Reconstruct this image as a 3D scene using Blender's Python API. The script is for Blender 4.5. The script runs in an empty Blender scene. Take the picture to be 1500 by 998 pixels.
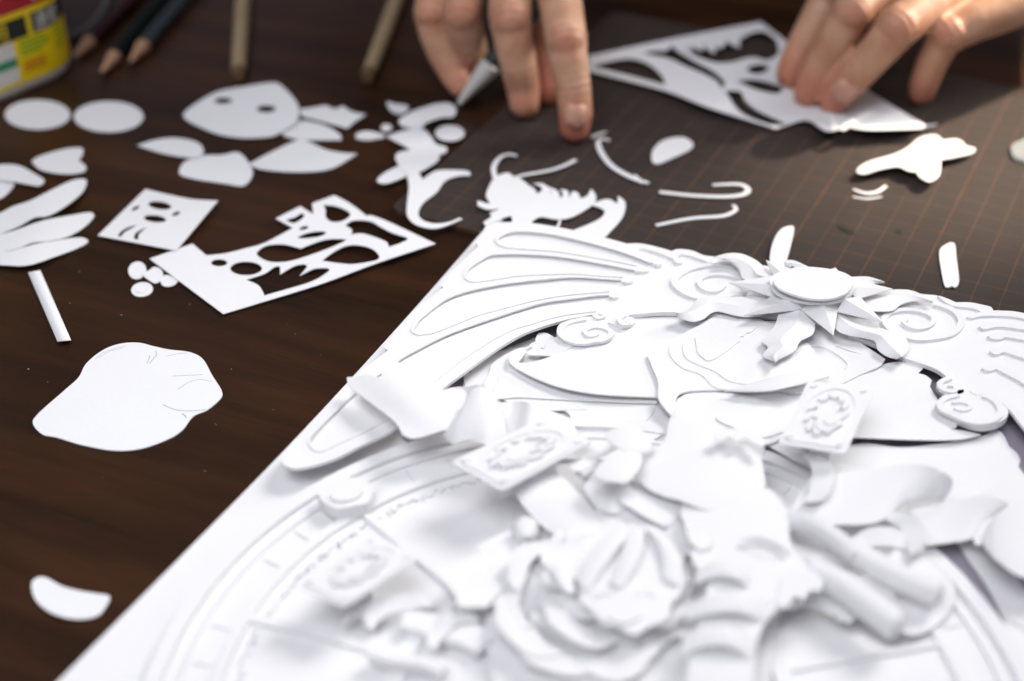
import bpy, bmesh, math, random
import numpy as np
from mathutils import Vector, Matrix
from mathutils.geometry import tessellate_polygon
random.seed(7)
scene = bpy.context.scene
C = scene.collection

# ------------------------------------------------------------------ camera
FPX, PITCH, CAMH = 2100.0, math.radians(35.5), 290.0          # focal length in px of a 1500 px wide frame, tilt, height in mm
cam_d = bpy.data.cameras.new('camera')
cam = bpy.data.objects.new('camera', cam_d); C.objects.link(cam)
cam.location = (0, 0, CAMH/1000)
cam.rotation_euler = (math.pi/2 - PITCH, 0, 0)
cam_d.sensor_width = 36.0
cam_d.lens = 36.0*FPX/1500
cam_d.clip_start = 0.01; cam_d.clip_end = 20
cam_d.dof.use_dof = True
cam_d.dof.focus_distance = 0.487
cam_d.dof.aperture_fstop = 4.7
cam_d.dof.aperture_blades = 0
scene.camera = cam

# ------------------------------------------------------------------ world, lamps, exposure
world = bpy.data.worlds.new("World"); scene.world = world
world.use_nodes = True
bg = world.node_tree.nodes['Background']
bg.inputs[0].default_value = (0.82, 0.77, 0.94, 1)
bg.inputs[1].default_value = 0.20

def area(name, loc, target, sx, sy, power, col):
    l = bpy.data.lights.new(name, 'AREA'); l.shape = 'RECTANGLE'; l.size = sx; l.size_y = sy
    l.energy = power; l.color = col
    o = bpy.data.objects.new(name, l); C.objects.link(o); o.location = loc
    d = Vector(target) - Vector(loc); o.rotation_euler = d.to_track_quat('-Z', 'Y').to_euler()
    return o
key = area('window_light', (0.74, 0.88, 0.98), (0.0, 0.34, 0.0), 0.55, 0.55, 0.88, (1.0, 0.985, 0.955))
key.data.spread = math.radians(40)
fill = area('room_fill_light', (-0.28, -0.08, 1.05), (-0.06, 0.34, 0.0), 0.9, 0.9, 2.35, (0.94, 0.955, 1.0))
fill.data.spread = math.radians(70)
low = area('low_finger_fill', (0.95, 0.95, 0.34), (0.12, 0.64, 0.04), 0.30, 0.25, 0.30, (1.0, 0.94, 0.86))  # lamp added low at the right to brighten the sides of the fingers
low.data.spread = math.radians(25)
sl = bpy.data.lights.new('sunbeam_light', 'SPOT'); sl.energy = 210; sl.color = (1.0, 0.83, 0.62)
sl.spot_size = math.radians(10); sl.spot_blend = 0.85; sl.shadow_soft_size = 0.02
so = bpy.data.objects.new('sunbeam_light', sl); C.objects.link(so)
so.location = (1.05, 1.10, 0.80)
so.rotation_euler = (Vector((0.245, 0.572, 0.01)) - Vector(so.location)).to_track_quat('-Z', 'Y').to_euler()

scene.view_settings.view_transform = 'Standard'
scene.view_settings.look = 'None'
scene.view_settings.exposure = 0.0
scene.view_settings.gamma = 1.0
scene.view_settings.use_curve_mapping = False
scene.render.engine = 'CYCLES'

# ------------------------------------------------------------------ geometry helpers
_cp, _sp = math.cos(PITCH), math.sin(PITCH)
def P(u, v, z=0.0):
    """place of a photo point lying z mm above the table, in mm"""
    x = (u-750)/FPX; y = -(v-499)/FPX
    dx, dy, dz = x, _cp + y*_sp, -_sp + y*_cp
    t = (CAMH-z)/-dz
    return Vector((dx*t, dy*t, z))

def crm(p0, p1, p2, p3, t):
    return 0.5*((2*p1) + (p2-p0)*t + (2*p0-5*p1+4*p2-p3)*t*t + (3*p1-p0-3*p2+p3)*t**3)

def parse(s):
    out = []
    for w in s.split():
        c = w.endswith('c')
        x, y = w.rstrip('c').split(',')[:2]
        out.append((float(x), float(y), c))
    return out

def smooth(s, closed=True, step=4.0, allc=False):
    """spline through the points of s; points marked c stay corners"""
    pts = parse(s) if isinstance(s, str) else [(p[0], p[1], False) for p in s]
    n = len(pts); V = [np.array(p[:2]) for p in pts]; K = [p[2] or allc for p in pts]
    out = []
    for i in range(n if closed else n-1):
        j = (i+1) % n
        a, b = V[i], V[j]
        L = np.linalg.norm(b-a)
        if K[i] and K[j]:
            out.append(a); continue
        p0 = V[(i-1) % n] if closed or i > 0 else a
        p3 = V[(j+1) % n] if closed or j < n-1 else b
        if K[i]: p0 = a
        if K[j]: p3 = b
        # keep the tangents short next to much longer neighbours
        d0 = np.linalg.norm(a-p0); d3 = np.linalg.norm(p3-b)
        if d0 > 2*L: p0 = a + (p0-a)*(2*L/d0)
        if d3 > 2*L: p3 = b + (p3-b)*(2*L/d3)
        k = max(2, min(14, int(L/step)+1))
        for q in range(k): out.append(crm(p0, a, b, p3, q/k))
    if not closed: out.append(V[-1])
    return [(float(p[0]), float(p[1])) for p in out]

def ell(cx, cy, rx, ry, rot=0, n=36):
    r = math.radians(rot); o = []
    for i in range(n):
        a = 2*math.pi*i/n; x, y = rx*math.cos(a), ry*math.sin(a)
        o.append((cx + x*math.cos(r) - y*math.sin(r), cy + x*math.sin(r) + y*math.cos(r)))
    return o

def link(name, verts, faces, mat, parent=None, angle=32):
    """verts in mm (world) -> one mesh object whose origin sits at its own base"""
    V = np.array([tuple(v) for v in verts])/1000.0
    c = Vector((V[:, 0].mean(), V[:, 1].mean(), V[:, 2].min()))
    me = bpy.data.meshes.new(name)
    me.from_pydata([tuple(v) for v in (V - np.array(c))], [], faces)
    me.validate(); me.update()
    bm = bmesh.new(); bm.from_mesh(me); bmesh.ops.recalc_face_normals(bm, faces=bm.faces); bm.to_mesh(me); bm.free()
    me.polygons.foreach_set('use_smooth', [True]*len(me.polygons))
    if angle < 179: me.set_sharp_from_angle(angle=math.radians(angle))
    me.materials.append(mat)
    o = bpy.data.objects.new(name, me); C.objects.link(o)
    wl = c
    if parent is not None:
        o.parent = parent
        pw = Vector((0, 0, 0)); q = parent
        while q is not None: pw += q.location; q = q.parent
        o.location = wl - pw
    else:
        o.location = wl
    return o

def sheet_bm(outline, holes=(), cut=None):
    loops = [[Vector((x, y, 0)) for x, y in outline]] + [[Vector((x, y, 0)) for x, y in h] for h in holes]
    tris = tessellate_polygon(loops)
    flat = [p for l in loops for p in l]
    bm = bmesh.new()
    vs = [bm.verts.new(p) for p in flat]
    for t in tris:
        try: bm.faces.new([vs[i] for i in t])
        except ValueError: pass
    bmesh.ops.remove_doubles(bm, verts=bm.verts, dist=1e-4)
    if cut:
        xs = [v.co.x for v in bm.verts]; ys = [v.co.y for v in bm.verts]
        x = min(xs) + cut*0.5
        while x < max(xs):
            bmesh.ops.bisect_plane(bm, geom=bm.verts[:]+bm.edges[:]+bm.faces[:], plane_co=(x, 0, 0), plane_no=(1, 0, 0), dist=1e-3); x += cut
        y = min(ys) + cut*0.5
        while y < max(ys):
            bmesh.ops.bisect_plane(bm, geom=bm.verts[:]+bm.edges[:]+bm.faces[:], plane_co=(0, y, 0), plane_no=(0, 1, 0), dist=1e-3); y += cut
    return bm

def paper(name, outline, z=0.3, t=0.3, mat=None, parent=None, holes=(), zf=None, cut=None, mapf=None, angle=32):
    """a sheet of card cut to outline (photo points), its top z mm above the table, t mm thick; zf bows it"""
    if isinstance(outline, str): outline = smooth(outline)
    holes = [smooth(h) if isinstance(h, str) else h for h in holes]
    if zf and not cut: cut = 10
    bm = sheet_bm(outline, holes, cut)
    bm.verts.ensure_lookup_table(); bm.verts.index_update()
    top, n = [], len(bm.verts)
    for v in bm.verts:
        zz = z + (zf(v.co.x, v.co.y) if zf else 0)
        top.append(mapf(v.co.x, v.co.y, zz) if mapf else P(v.co.x, v.co.y, zz))
    bot = [Vector((p.x, p.y, p.z - t)) for p in top]
    faces = []
    for f in bm.faces:
        idx = [v.index for v in f.verts]
        faces.append(idx); faces.append([i+n for i in reversed(idx)])
    for e in bm.edges:
        if len(e.link_faces) == 1:
            a, b = e.verts[0].index, e.verts[1].index
            faces.append([a, b, b+n, a+n])
    bm.free()
    return link(name, top+bot, faces, mat or WHITE, parent, angle)

def strokes_geo(lines, z, t, verts, faces):
    """each line = (points string / list, width mm or (w0,w1,..)); flat strip of card bent along the points"""
    for pts, w in lines:
        px = smooth(pts, closed=False, step=2.5) if isinstance(pts, str) else pts
        pw = [P(x, y, z) if len(q) == 2 else P(x, y, q[2]) for q in px for x, y in [q[:2]]]
        n = len(pw)
        ws = w if isinstance(w, (list, tuple)) else [w, w]
        base = len(verts)
        for i, p in enumerate(pw):
            a = pw[max(0, i-1)]; b = pw[min(n-1, i+1)]
            d = (b-a); d.z = 0; d = d.normalized() if d.length > 1e-9 else Vector((1, 0, 0))
            nn = Vector((-d.y, d.x, 0))
            f = i/(n-1)*(len(ws)-1); k = min(int(f), len(ws)-2); ww = ws[k] + (ws[k+1]-ws[k])*(f-k)
            for s, dz in ((1, 0), (-1, 0), (-1, -t), (1, -t)):
                q = p + nn*s*ww/2; verts.append(Vector((q.x, q.y, q.z+dz)))
        for i in range(n-1):
            o = base + i*4
            for k in range(4):
                a, b = o+k, o+(k+1) % 4
                faces.append([a, b, b+4, a+4])
        faces.append([base+k for k in range(4)]); faces.append([base+(n-1)*4+k for k in reversed(range(4))])

def stroke(name, lines, z, t, mat=None, parent=None):
    v, f = [], []
    strokes_geo(lines, z, t, v, f)
    return link(name, v, f, mat or WHITE, parent)

def loft(name, A, B, t=0.3, mat=None, parent=None, nu=40, nv=8, bow=0.0):
    """strip of paper between two edges given as (px,py,z) points"""
    def res(L):
        L = [np.array(p, float) for p in L]; n = len(L); out = []
        for i in range(nu+1):
            f = i/nu*(n-1); k = min(int(f), n-2); q = f-k
            out.append(crm(L[max(0, k-1)], L[k], L[k+1], L[min(n-1, k+2)], q))
        return out
    a, b = res(A), res(B); top = []
    for i in range(nu+1):
        for j in range(nv+1):
            s = j/nv; p = a[i]*(1-s) + b[i]*s
            top.append(P(p[0], p[1], p[2] + bow*4*s*(1-s)))
    n = len(top); bot = [Vector((p.x, p.y, p.z-t)) for p in top]; faces = []
    g = lambda i, j: i*(nv+1)+j
    for i in range(nu):
        for j in range(nv):
            q = [g(i, j), g(i+1, j), g(i+1, j+1), g(i, j+1)]
            faces.append(q); faces.append([x+n for x in reversed(q)])
    for i in range(nu):
        for j in (0, nv): faces.append([g(i, j), g(i+1, j), g(i+1, j)+n, g(i, j)+n])
    for j in range(nv):
        for i in (0, nu): faces.append([g(i, j), g(i, j+1), g(i, j+1)+n, g(i, j)+n])
    return link(name, top+bot, faces, mat or WHITE, parent, 50)

def tube_geo(path, radii, verts, faces, seg=14, cap=True):
    base = len(verts); n = len(path); up = Vector((0, 0, 1))
    for i, p in enumerate(path):
        d = (path[min(n-1, i+1)] - path[max(0, i-1)]).normalized()
        u = d.cross(up if abs(d.z) < .95 else Vector((1, 0, 0))).normalized(); w = u.cross(d)
        for k in range(seg):
            a = 2*math.pi*(k+.5)/seg; verts.append(p + (u*math.cos(a) + w*math.sin(a))*radii[i])
    for i in range(n-1):
        for k in range(seg):
            a = base+i*seg+k; b = base+i*seg+(k+1) % seg
            faces.append([a, b, b+seg, a+seg])
    if cap:
        faces.append([base+k for k in range(seg)]); faces.append([base+(n-1)*seg+k for k in reversed(range(seg))])

def tube(name, path, radii, mat, parent=None, seg=14, angle=40):
    v, f = [], []; tube_geo(path, radii, v, f, seg); return link(name, v, f, mat, parent, angle)

def tag(o, label=None, cat=None, group=None, kind=None):
    if label: o['label'] = label
    if cat: o['category'] = cat
    if group: o['group'] = group
    if kind: o['kind'] = kind
    return o

def empty(name, p):
    o = bpy.data.objects.new(name, None); o.empty_display_size = 0.01; C.objects.link(o)
    o.location = Vector(p)/1000; return o

# ------------------------------------------------------------------ materials
def mat(name, col, rough=0.6, spec=0.5, **kw):
    m = bpy.data.materials.new(name); m.use_nodes = True
    b = m.node_tree.nodes['Principled BSDF']
    b.inputs['Base Color'].default_value = (*col, 1)
    b.inputs['Roughness'].default_value = rough
    b.inputs['Specular IOR Level'].default_value = spec
    for k, v in kw.items(): b.inputs[k].default_value = v
    return m
def N(m, t): return m.node_tree.nodes.new(t)
def L(m, a, b): m.node_tree.links.new(a, b)

def paper_mat(name, col, bump=0.02):
    m = mat(name, col, 0.75, 0.25)
    b = m.node_tree.nodes['Principled BSDF']
    tc = N(m, 'ShaderNodeTexCoord')
    n1 = N(m, 'ShaderNodeTexNoise'); n1.inputs['Scale'].default_value = 900; n1.inputs['Detail'].default_value = 4
    n2 = N(m, 'ShaderNodeTexNoise'); n2.inputs['Scale'].default_value = 35; n2.inputs['Detail'].default_value = 3
    L(m, tc.outputs['Object'], n1.inputs['Vector']); L(m, tc.outputs['Object'], n2.inputs['Vector'])
    bp = N(m, 'ShaderNodeBump'); bp.inputs['Strength'].default_value = 0.16; bp.inputs['Distance'].default_value = 0.0002
    L(m, n1.outputs['Fac'], bp.inputs['Height'])
    bp2 = N(m, 'ShaderNodeBump'); bp2.inputs['Strength'].default_value = 0.10; bp2.inputs['Distance'].default_value = 0.0012
    L(m, n2.outputs['Fac'], bp2.inputs['Height']); L(m, bp.outputs['Normal'], bp2.inputs['Normal'])
    L(m, bp2.outputs['Normal'], b.inputs['Normal'])
    r = N(m, 'ShaderNodeMix'); r.data_type = 'RGBA'
    r.inputs['A'].default_value = (*[c*0.94 for c in col], 1); r.inputs['B'].default_value = (*col, 1)
    av = N(m, 'ShaderNodeMath'); av.operation = 'MULTIPLY'; av.inputs[1].default_value = 1.6; L(m, n2.outputs['Fac'], av.inputs[0])
    ml = N(m, 'ShaderNodeMath'); ml.operation = 'MULTIPLY'; ml.use_clamp = True; L(m, av.outputs[0], ml.inputs[0]); L(m, n1.outputs['Fac'], ml.inputs[1])
    L(m, ml.outputs[0], r.inputs['Factor']); L(m, r.outputs['Result'], b.inputs['Base Color'])
    return m
WHITE = paper_mat('white_paper', (0.82, 0.82, 0.83))
CARD = paper_mat('white_card', (0.80, 0.81, 0.83))
SHADE_CARD = paper_mat('shade_tinted_card', (0.34, 0.305, 0.365))  # shade of the deep recesses put into the card colour
GRAPH = mat('pencil_graphite', (0.30, 0.30, 0.31), 0.5)

def wood_mat():
    m = mat('dark_walnut', (0.03, 0.015, 0.008), 0.34, 0.24)
    b = m.node_tree.nodes['Principled BSDF']
    tc = N(m, 'ShaderNodeTexCoord'); mp = N(m, 'ShaderNodeMapping')
    mp.vector_type = 'TEXTURE'; mp.inputs['Rotation'].default_value = (0, 0, math.radians(-24)); mp.inputs['Scale'].default_value = (1/1.5, 1/13, 1)
    L(m, tc.outputs['Object'], mp.inputs['Vector'])
    n1 = N(m, 'ShaderNodeTexNoise'); n1.inputs['Scale'].default_value = 2.6; n1.inputs['Detail'].default_value = 5; n1.inputs['Distortion'].default_value = 1.1
    L(m, mp.outputs['Vector'], n1.inputs['Vector'])
    mp2 = N(m, 'ShaderNodeMapping'); mp2.vector_type = 'TEXTURE'; mp2.inputs['Rotation'].default_value = (0, 0, math.radians(-24)); mp2.inputs['Scale'].default_value = (1/14, 1/420, 1)
    L(m, tc.outputs['Object'], mp2.inputs['Vector'])
    n2 = N(m, 'ShaderNodeTexNoise'); n2.inputs['Scale'].default_value = 2.0; n2.inputs['Detail'].default_value = 3
    L(m, mp2.outputs['Vector'], n2.inputs['Vector'])
    n3 = N(m, 'ShaderNodeTexNoise'); n3.inputs['Scale'].default_value = 9.0; n3.inputs['Detail'].default_value = 2
    L(m, tc.outputs['Object'], n3.inputs['Vector'])
    cr = N(m, 'ShaderNodeValToRGB'); e = cr.color_ramp.elements
    e[0].position = 0.30; e[0].color = (0.020, 0.0086, 0.0036, 1); e[1].position = 0.72; e[1].color = (0.068, 0.0265, 0.0092, 1)
    x = cr.color_ramp.elements.new(0.50); x.color = (0.041, 0.0164, 0.0060, 1)
    L(m, n1.outputs['Fac'], cr.inputs['Fac'])
    mx = N(m, 'ShaderNodeMix'); mx.data_type = 'RGBA'; mx.blend_type = 'MULTIPLY'; mx.inputs['Factor'].default_value = 0.5
    L(m, cr.outputs['Color'], mx.inputs['A']); L(m, n2.outputs['Color'], mx.inputs['B'])
    c2 = N(m, 'ShaderNodeValToRGB'); c2.color_ramp.elements[0].position = .3; c2.color_ramp.elements[0].color = (.72, .72, .72, 1); c2.color_ramp.elements[1].position = .7; c2.color_ramp.elements[1].color = (1.2, 1.17, 1.14, 1)
    L(m, n3.outputs['Fac'], c2.inputs['Fac'])
    m2 = N(m, 'ShaderNodeMix'); m2.data_type = 'RGBA'; m2.blend_type = 'MULTIPLY'; m2.inputs['Factor'].default_value = 1
    L(m, mx.outputs['Result'], m2.inputs['A']); L(m, c2.outputs['Color'], m2.inputs['B'])
    L(m, m2.outputs['Result'], b.inputs['Base Color'])
    bp = N(m, 'ShaderNodeBump'); bp.inputs['Strength'].default_value = 0.12; bp.inputs['Distance'].default_value = 0.0004
    L(m, n2.outputs['Fac'], bp.inputs['Height']); L(m, bp.outputs['Normal'], b.inputs['Normal'])
    rr = N(m, 'ShaderNodeMapRange'); rr.inputs['To Min'].default_value = 0.30; rr.inputs['To Max'].default_value = 0.46
    L(m, n2.outputs['Fac'], rr.inputs['Value']); L(m, rr.outputs['Result'], b.inputs['Roughness'])
    return m
WOOD = wood_mat()

MAT_ANG = math.radians(63.3)
def mat_mat():
    m = mat('cutting_mat_vinyl', (0.03, 0.026, 0.025), 0.75, 0.12)
    b = m.node_tree.nodes['Principled BSDF']
    tc = N(m, 'ShaderNodeTexCoord'); sx = N(m, 'ShaderNodeSeparateXYZ'); L(m, tc.outputs['Object'], sx.inputs[0])
    def M(op, a, bb=None):
        n = N(m, 'ShaderNodeMath'); n.operation = op
        for i, v in enumerate((a, bb)):
            if v is None: continue
            if isinstance(v, (int, float)): n.inputs[i].default_value = v
            else: L(m, v, n.inputs[i])
        return n.outputs[0]
    def lines(c, period, half, off=0.0):
        d = M('PINGPONG', M('ADD', c, 10.0+off), period/2)
        return M('LESS_THAN', d, half)
    u, v = sx.outputs[0], sx.outputs[1]
    fine = M('MAXIMUM', M('MULTIPLY', lines(u, .010, .00018), 0.75), M('MULTIPLY', lines(v, .010, .00021), 0.95))
    bold = M('MAXIMUM', M('MULTIPLY', lines(v, .050, .00032), 1.0), M('MULTIPLY', lines(u, .050, .00024), 0.5))
    allv = M('MAXIMUM', fine, bold)
    n = N(m, 'ShaderNodeTexNoise'); n.inputs['Scale'].default_value = 60; n.inputs['Detail'].default_value = 5
    L(m, tc.outputs['Object'], n.inputs['Vector'])
    wear = M('MULTIPLY', allv, M('MULTIPLY', n.outputs['Fac'], 1.5))
    n2 = N(m, 'ShaderNodeTexNoise'); n2.inputs['Scale'].default_value = 2500; n2.inputs['Detail'].default_value = 2
    L(m, tc.outputs['Object'], n2.inputs['Vector'])
    cr = N(m, 'ShaderNodeMix'); cr.data_type = 'RGBA'; cr.inputs['A'].default_value = (0.029, 0.0225, 0.0200, 1); cr.inputs['B'].default_value = (0.055, 0.0435, 0.039, 1)
    L(m, M('MULTIPLY', M('ADD', n.outputs['Fac'], n2.outputs['Fac']), .5), cr.inputs['Factor'])
    mx = N(m, 'ShaderNodeMix'); mx.data_type = 'RGBA'; mx.inputs['B'].default_value = (0.115, 0.056, 0.030, 1)
    L(m, wear, mx.inputs['Factor']); L(m, cr.outputs['Result'], mx.inputs['A']); L(m, mx.outputs['Result'], b.inputs['Base Color'])
    bp = N(m, 'ShaderNodeBump'); bp.inputs['Strength'].default_value = 0.25; bp.inputs['Distance'].default_value = 0.0002
    L(m, n2.outputs['Fac'], bp.inputs['Height']); L(m, bp.outputs['Normal'], b.inputs['Normal'])
    return m
MATM = mat_mat()

def skin_mat():
    m = mat('skin', (0.60, 0.36, 0.245), 0.48, 0.4)
    b = m.node_tree.nodes['Principled BSDF']
    b.inputs['Subsurface Weight'].default_value = 0.35
    b.inputs['Subsurface Radius'].default_value = (1.0, 0.35, 0.2)
    b.inputs['Subsurface Scale'].default_value = 0.004
    tc = N(m, 'ShaderNodeTexCoord')
    n = N(m, 'ShaderNodeTexNoise'); n.inputs['Scale'].default_value = 90; n.inputs['Detail'].default_value = 4
    L(m, tc.outputs['Object'], n.inputs['Vector'])
    cr = N(m, 'ShaderNodeValToRGB'); e = cr.color_ramp.elements
    e[0].position = .3; e[0].color = (0.46, 0.235, 0.14, 1); e[1].position = .75; e[1].color = (0.64, 0.395, 0.265, 1)
    L(m, n.outputs['Fac'], cr.inputs['Fac'])
    at = N(m, 'ShaderNodeAttribute'); at.attribute_name = 'blush'
    mx = N(m, 'ShaderNodeMix'); mx.data_type = 'RGBA'; mx.inputs['B'].default_value = (0.55, 0.185, 0.125, 1)
    L(m, at.outputs['Fac'], mx.inputs['Factor']); L(m, cr.outputs['Color'], mx.inputs['A']); L(m, mx.outputs['Result'], b.inputs['Base Color'])
    v = N(m, 'ShaderNodeTexVoronoi'); v.inputs['Scale'].default_value = 900
    L(m, tc.outputs['Object'], v.inputs['Vector'])
    bp = N(m, 'ShaderNodeBump'); bp.inputs['Strength'].default_value = 0.22; bp.inputs['Distance'].default_value = 0.0003
    L(m, v.outputs['Distance'], bp.inputs['Height']); L(m, bp.outputs['Normal'], b.inputs['Normal'])
    return m
SKIN = skin_mat()
NAIL = mat('fingernail', (0.60, 0.32, 0.235), 0.28, 0.5)
STEEL = mat('brushed_steel', (0.78, 0.78, 0.74), 0.35, 0.6, Metallic=0.55)
KNIFEB = mat('knife_handle_dark', (0.03, 0.04, 0.038), 0.35)
LEAD = mat('pencil_lead', (0.03, 0.03, 0.03), 0.4)
def grainwood(name, a, b2, sc):
    m = mat(name, a, 0.6, 0.3); b = m.node_tree.nodes['Principled BSDF']
    tc = N(m, 'ShaderNodeTexCoord'); n = N(m, 'ShaderNodeTexNoise'); n.inputs['Scale'].default_value = sc; n.inputs['Detail'].default_value = 3
    L(m, tc.outputs['Object'], n.inputs['Vector']); r = N(m, 'ShaderNodeMix'); r.data_type = 'RGBA'
    r.inputs['A'].default_value = (*a, 1); r.inputs['B'].default_value = (*b2, 1)
    L(m, n.outputs['Fac'], r.inputs['Factor']); L(m, r.outputs['Result'], b.inputs['Base Color']); return m
CEDAR = grainwood('sharpened_cedar', (0.36, 0.19, 0.11), (0.50, 0.30, 0.19), 300)
BAMBOO = grainwood('pale_bamboo', (0.28, 0.20, 0.115), (0.40, 0.30, 0.18), 160)
BAMBOO_END = grainwood('stained_bamboo_end', (0.10, 0.06, 0.028), (0.16, 0.10, 0.05), 300)
MAROON = mat('maroon_lacquer', (0.035, 0.006, 0.008), 0.3)
GREENL = mat('dark_green_lacquer', (0.004, 0.010, 0.008), 0.28)
SILVERL = mat('pale_silver_lacquer', (0.10, 0.13, 0.14), 0.25, 0.5, Metallic=0.6)
PLASTIC = mat('white_plastic', (0.62, 0.60, 0.55), 0.4)
YELLOW = mat('yellow_label', (0.90, 0.66, 0.006), 0.35)
RED = mat('red_band', (0.42, 0.008, 0.018), 0.35)
BLACK = mat('black_print', (0.016, 0.017, 0.014), 0.4)
LWHITE = mat('white_print', (0.72, 0.70, 0.66), 0.4)
GREENP = mat('green_print', (0.03, 0.25, 0.12), 0.4)
LGREEN = mat('leaf_green_print', (0.20, 0.42, 0.02), 0.4)
ORANGE = mat('orange_print', (0.62, 0.22, 0.01), 0.4)
CLEAR = mat('clear_plastic', (0.85, 0.90, 0.92), 0.08, 0.5); CLEAR.node_tree.nodes['Principled BSDF'].inputs['Transmission Weight'].default_value = 0.75
GREYP = mat('grey_rubber', (0.12, 0.12, 0.11), 0.45)

# ------------------------------------------------------------------ table
def box(name, x0, x1, y0, y1, z0, z1, m, parent=None, bev=2.0):
    bm = bmesh.new(); bmesh.ops.create_cube(bm, size=1)
    for v in bm.verts:
        v.co = Vector(((x0+x1)/2 + v.co.x*(x1-x0), (y0+y1)/2 + v.co.y*(y1-y0), (z0+z1)/2 + v.co.z*(z1-z0)))
    bmesh.ops.bevel(bm, geom=bm.edges[:], offset=bev, segments=2, affect='EDGES')
    bm.verts.index_update()
    o = link(name, [v.co.copy() for v in bm.verts], [[v.index for v in f.verts] for f in bm.faces], m, parent); bm.free(); return o
table = empty('table', (0, 500, -750))
tag(table, 'dark walnut veneer table that everything in the picture rests on', 'table')
box('tabletop', -620, 620, 60, 860, -28, 0, WOOD, table)
for sx in (-560, 560):
    for sy in (120, 810): box('leg', sx-30, sx+30, sy-30, sy+30, -750, -28.2, WOOD, table)

# ------------------------------------------------------------------ cutting mat
c0, s0 = math.cos(MAT_ANG), math.sin(MAT_ANG)
corner = P(572, 312)                                     # near left corner of the mat
fr = P(1500, 138); 
ax = Vector((c0, s0, 0)); ay = Vector((s0, -c0, 0))      # along the long grid lines / along the near edge
length = (fr - corner).dot(ax)
me_pts = []
bm = bmesh.new()
def ro(u, v): return corner + ax*u + ay*v
Wd, Lm = 440.0, length
rad = 4.0
loop = []
for (cx, cy, a0) in ((rad, rad, 180), (Lm-rad, rad, 270), (Lm-rad, Wd-rad, 0), (rad, Wd-rad, 90)):
    for k in range(5):
        a = math.radians(a0 + 22.5*k); loop.append((cx + rad*math.cos(a), cy + rad*math.sin(a)))
mv = [(u, v, 2.0) for u, v in loop] + [(u, v, 0.02) for u, v in loop]
nl = len(loop)
mf = [list(range(nl)), list(range(2*nl-1, nl-1, -1))] + [[i, (i+1) % nl, (i+1) % nl + nl, i+nl] for i in range(nl)]
me = bpy.data.meshes.new('cutting_mat')
me.from_pydata([(a/1000, -b/1000, c/1000) for a, b, c in mv], [], mf)
bm = bmesh.new(); bm.from_mesh(me); bmesh.ops.recalc_face_normals(bm, faces=bm.faces); bm.to_mesh(me); bm.free()
me.materials.append(MATM)
cm = bpy.data.objects.new('cutting_mat', me); C.objects.link(cm)
cm.location = corner/1000; cm.rotation_euler = (0, 0, MAT_ANG)
tag(cm, 'dark grey cutting mat with thin rust coloured grid lines under the hands', 'cutting mat')
MZ = 2.0

# ------------------------------------------------------------------ loose paper on the table
G1 = 'loose cut paper shapes on the table'
def bit(name, outline, label, cat='paper cutout', z=0.35, group=G1, **kw):
    if 'zf' not in kw and name != 'paper_blob':
        q = smooth(outline) if isinstance(outline, str) else outline
        xs = [p[0] for p in q]; ys = [p[1] for p in q]; mx_, my_ = sum(xs)/len(xs), sum(ys)/len(ys); a = random.uniform(0, 6.28)
        rx, ry = (max(xs)-min(xs))/2, (max(ys)-min(ys))/2; sz = min(1.0, max(rx, ry)/45); h = random.uniform(.3, 1.1)*sz
        kw['zf'] = lambda x, y: h*max(0, (((x-mx_)/rx)*math.cos(a) + ((y-my_)/ry)*math.sin(a)))**2
        kw['cut'] = max(4, max(rx, ry)/5)
    o = paper(name, outline, z=z, mat=kw.pop('mat', CARD), **kw); tag(o, label, cat, group); return o
def lift(x0, y0, x1, y1, h):            # a sheet that rises by h mm from point 0 to point 1
    dx, dy = x1-x0, y1-y0; LL = dx*dx+dy*dy
    def f(x, y):
        s = max(0, min(1, ((x-x0)*dx + (y-y0)*dy)/LL)); return h*s*s
    return f

bit('paper_disc', ell(55, 168, 48, 21.5), 'white paper disc beside the glue tub, left of the two big discs', 'paper disc', group='pair of big paper discs')
bit('paper_disc', ell(159, 171, 51, 22.5), 'white paper disc below the pencils, right of the two big discs', 'paper disc', group='pair of big paper discs')
bit('paper_mask', '269,167 285,153 317,135 357,127 402,121 415,128 434,149 438,165 434,179 413,193 397,200 357,202 322,197 295,187 274,176',
    'white rounded paper mask with two dark eye holes', 'paper mask', holes=[ell(327, 147.5, 13, 4.6), ell(390, 159.5, 14, 5.4)], z=1.1, zf=lift(360, 200, 420, 125, 2.2))
bit('crown_cutout', '439,160c 461,157 477,154c 490,160c 503,155c 514,163 536,168c 519,179 509,188c 477,179 442,170c', 'small white paper crown with a jagged top edge right of the mask', z=1.6)
bit('paper_dome', '413,195 431,181 447,177 477,184 498,197 500,205c 458,205 431,203', 'white dome shaped paper piece tucked under the crown')
bit('paper_petal', '201,213c 227,205 256,202 285,207 297,216 296,227 280,231 240,225', 'white pointed oval petal left of the mask and above the rounded fist shape', z=.8)
bit('paper_fist', '262,251 271,237 298,228 325,227 346,223 357,229 367,243 370,256 357,272 330,269 290,263 266,257', 'white rounded fist shaped piece below the pointed petal', z=0.5)
bit('paper_shard', '365,240c 397,223 437,205 453,208 477,219 503,224 523,225c 485,247 437,252 383,248', 'white wide shard shaped piece pointing right between fist shape and cut sheet')
bit('paper_tail', '46,236c 60,228 96,218 120,217 121,226 115,235c 126,244 122,252 96,255 60,249', 'white fishtail shaped piece with a notched right end', z=.8)
bit('paper_wing', '-20,250 -5,242 16,241 32,244 50,254 65,264 58,272 46,271 20,266 -10,262', 'white curved wing piece at the left edge above the feathers', z=1.2, zf=lift(0, 250, 60, 268, 1.5))
bit('paper_scrap', '-25,268 -5,262 20,267 14,280 0,291 -22,296', 'small rounded scrap under the curved wing at the left edge')
gf = 'three long paper feathers at the left edge'
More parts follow.
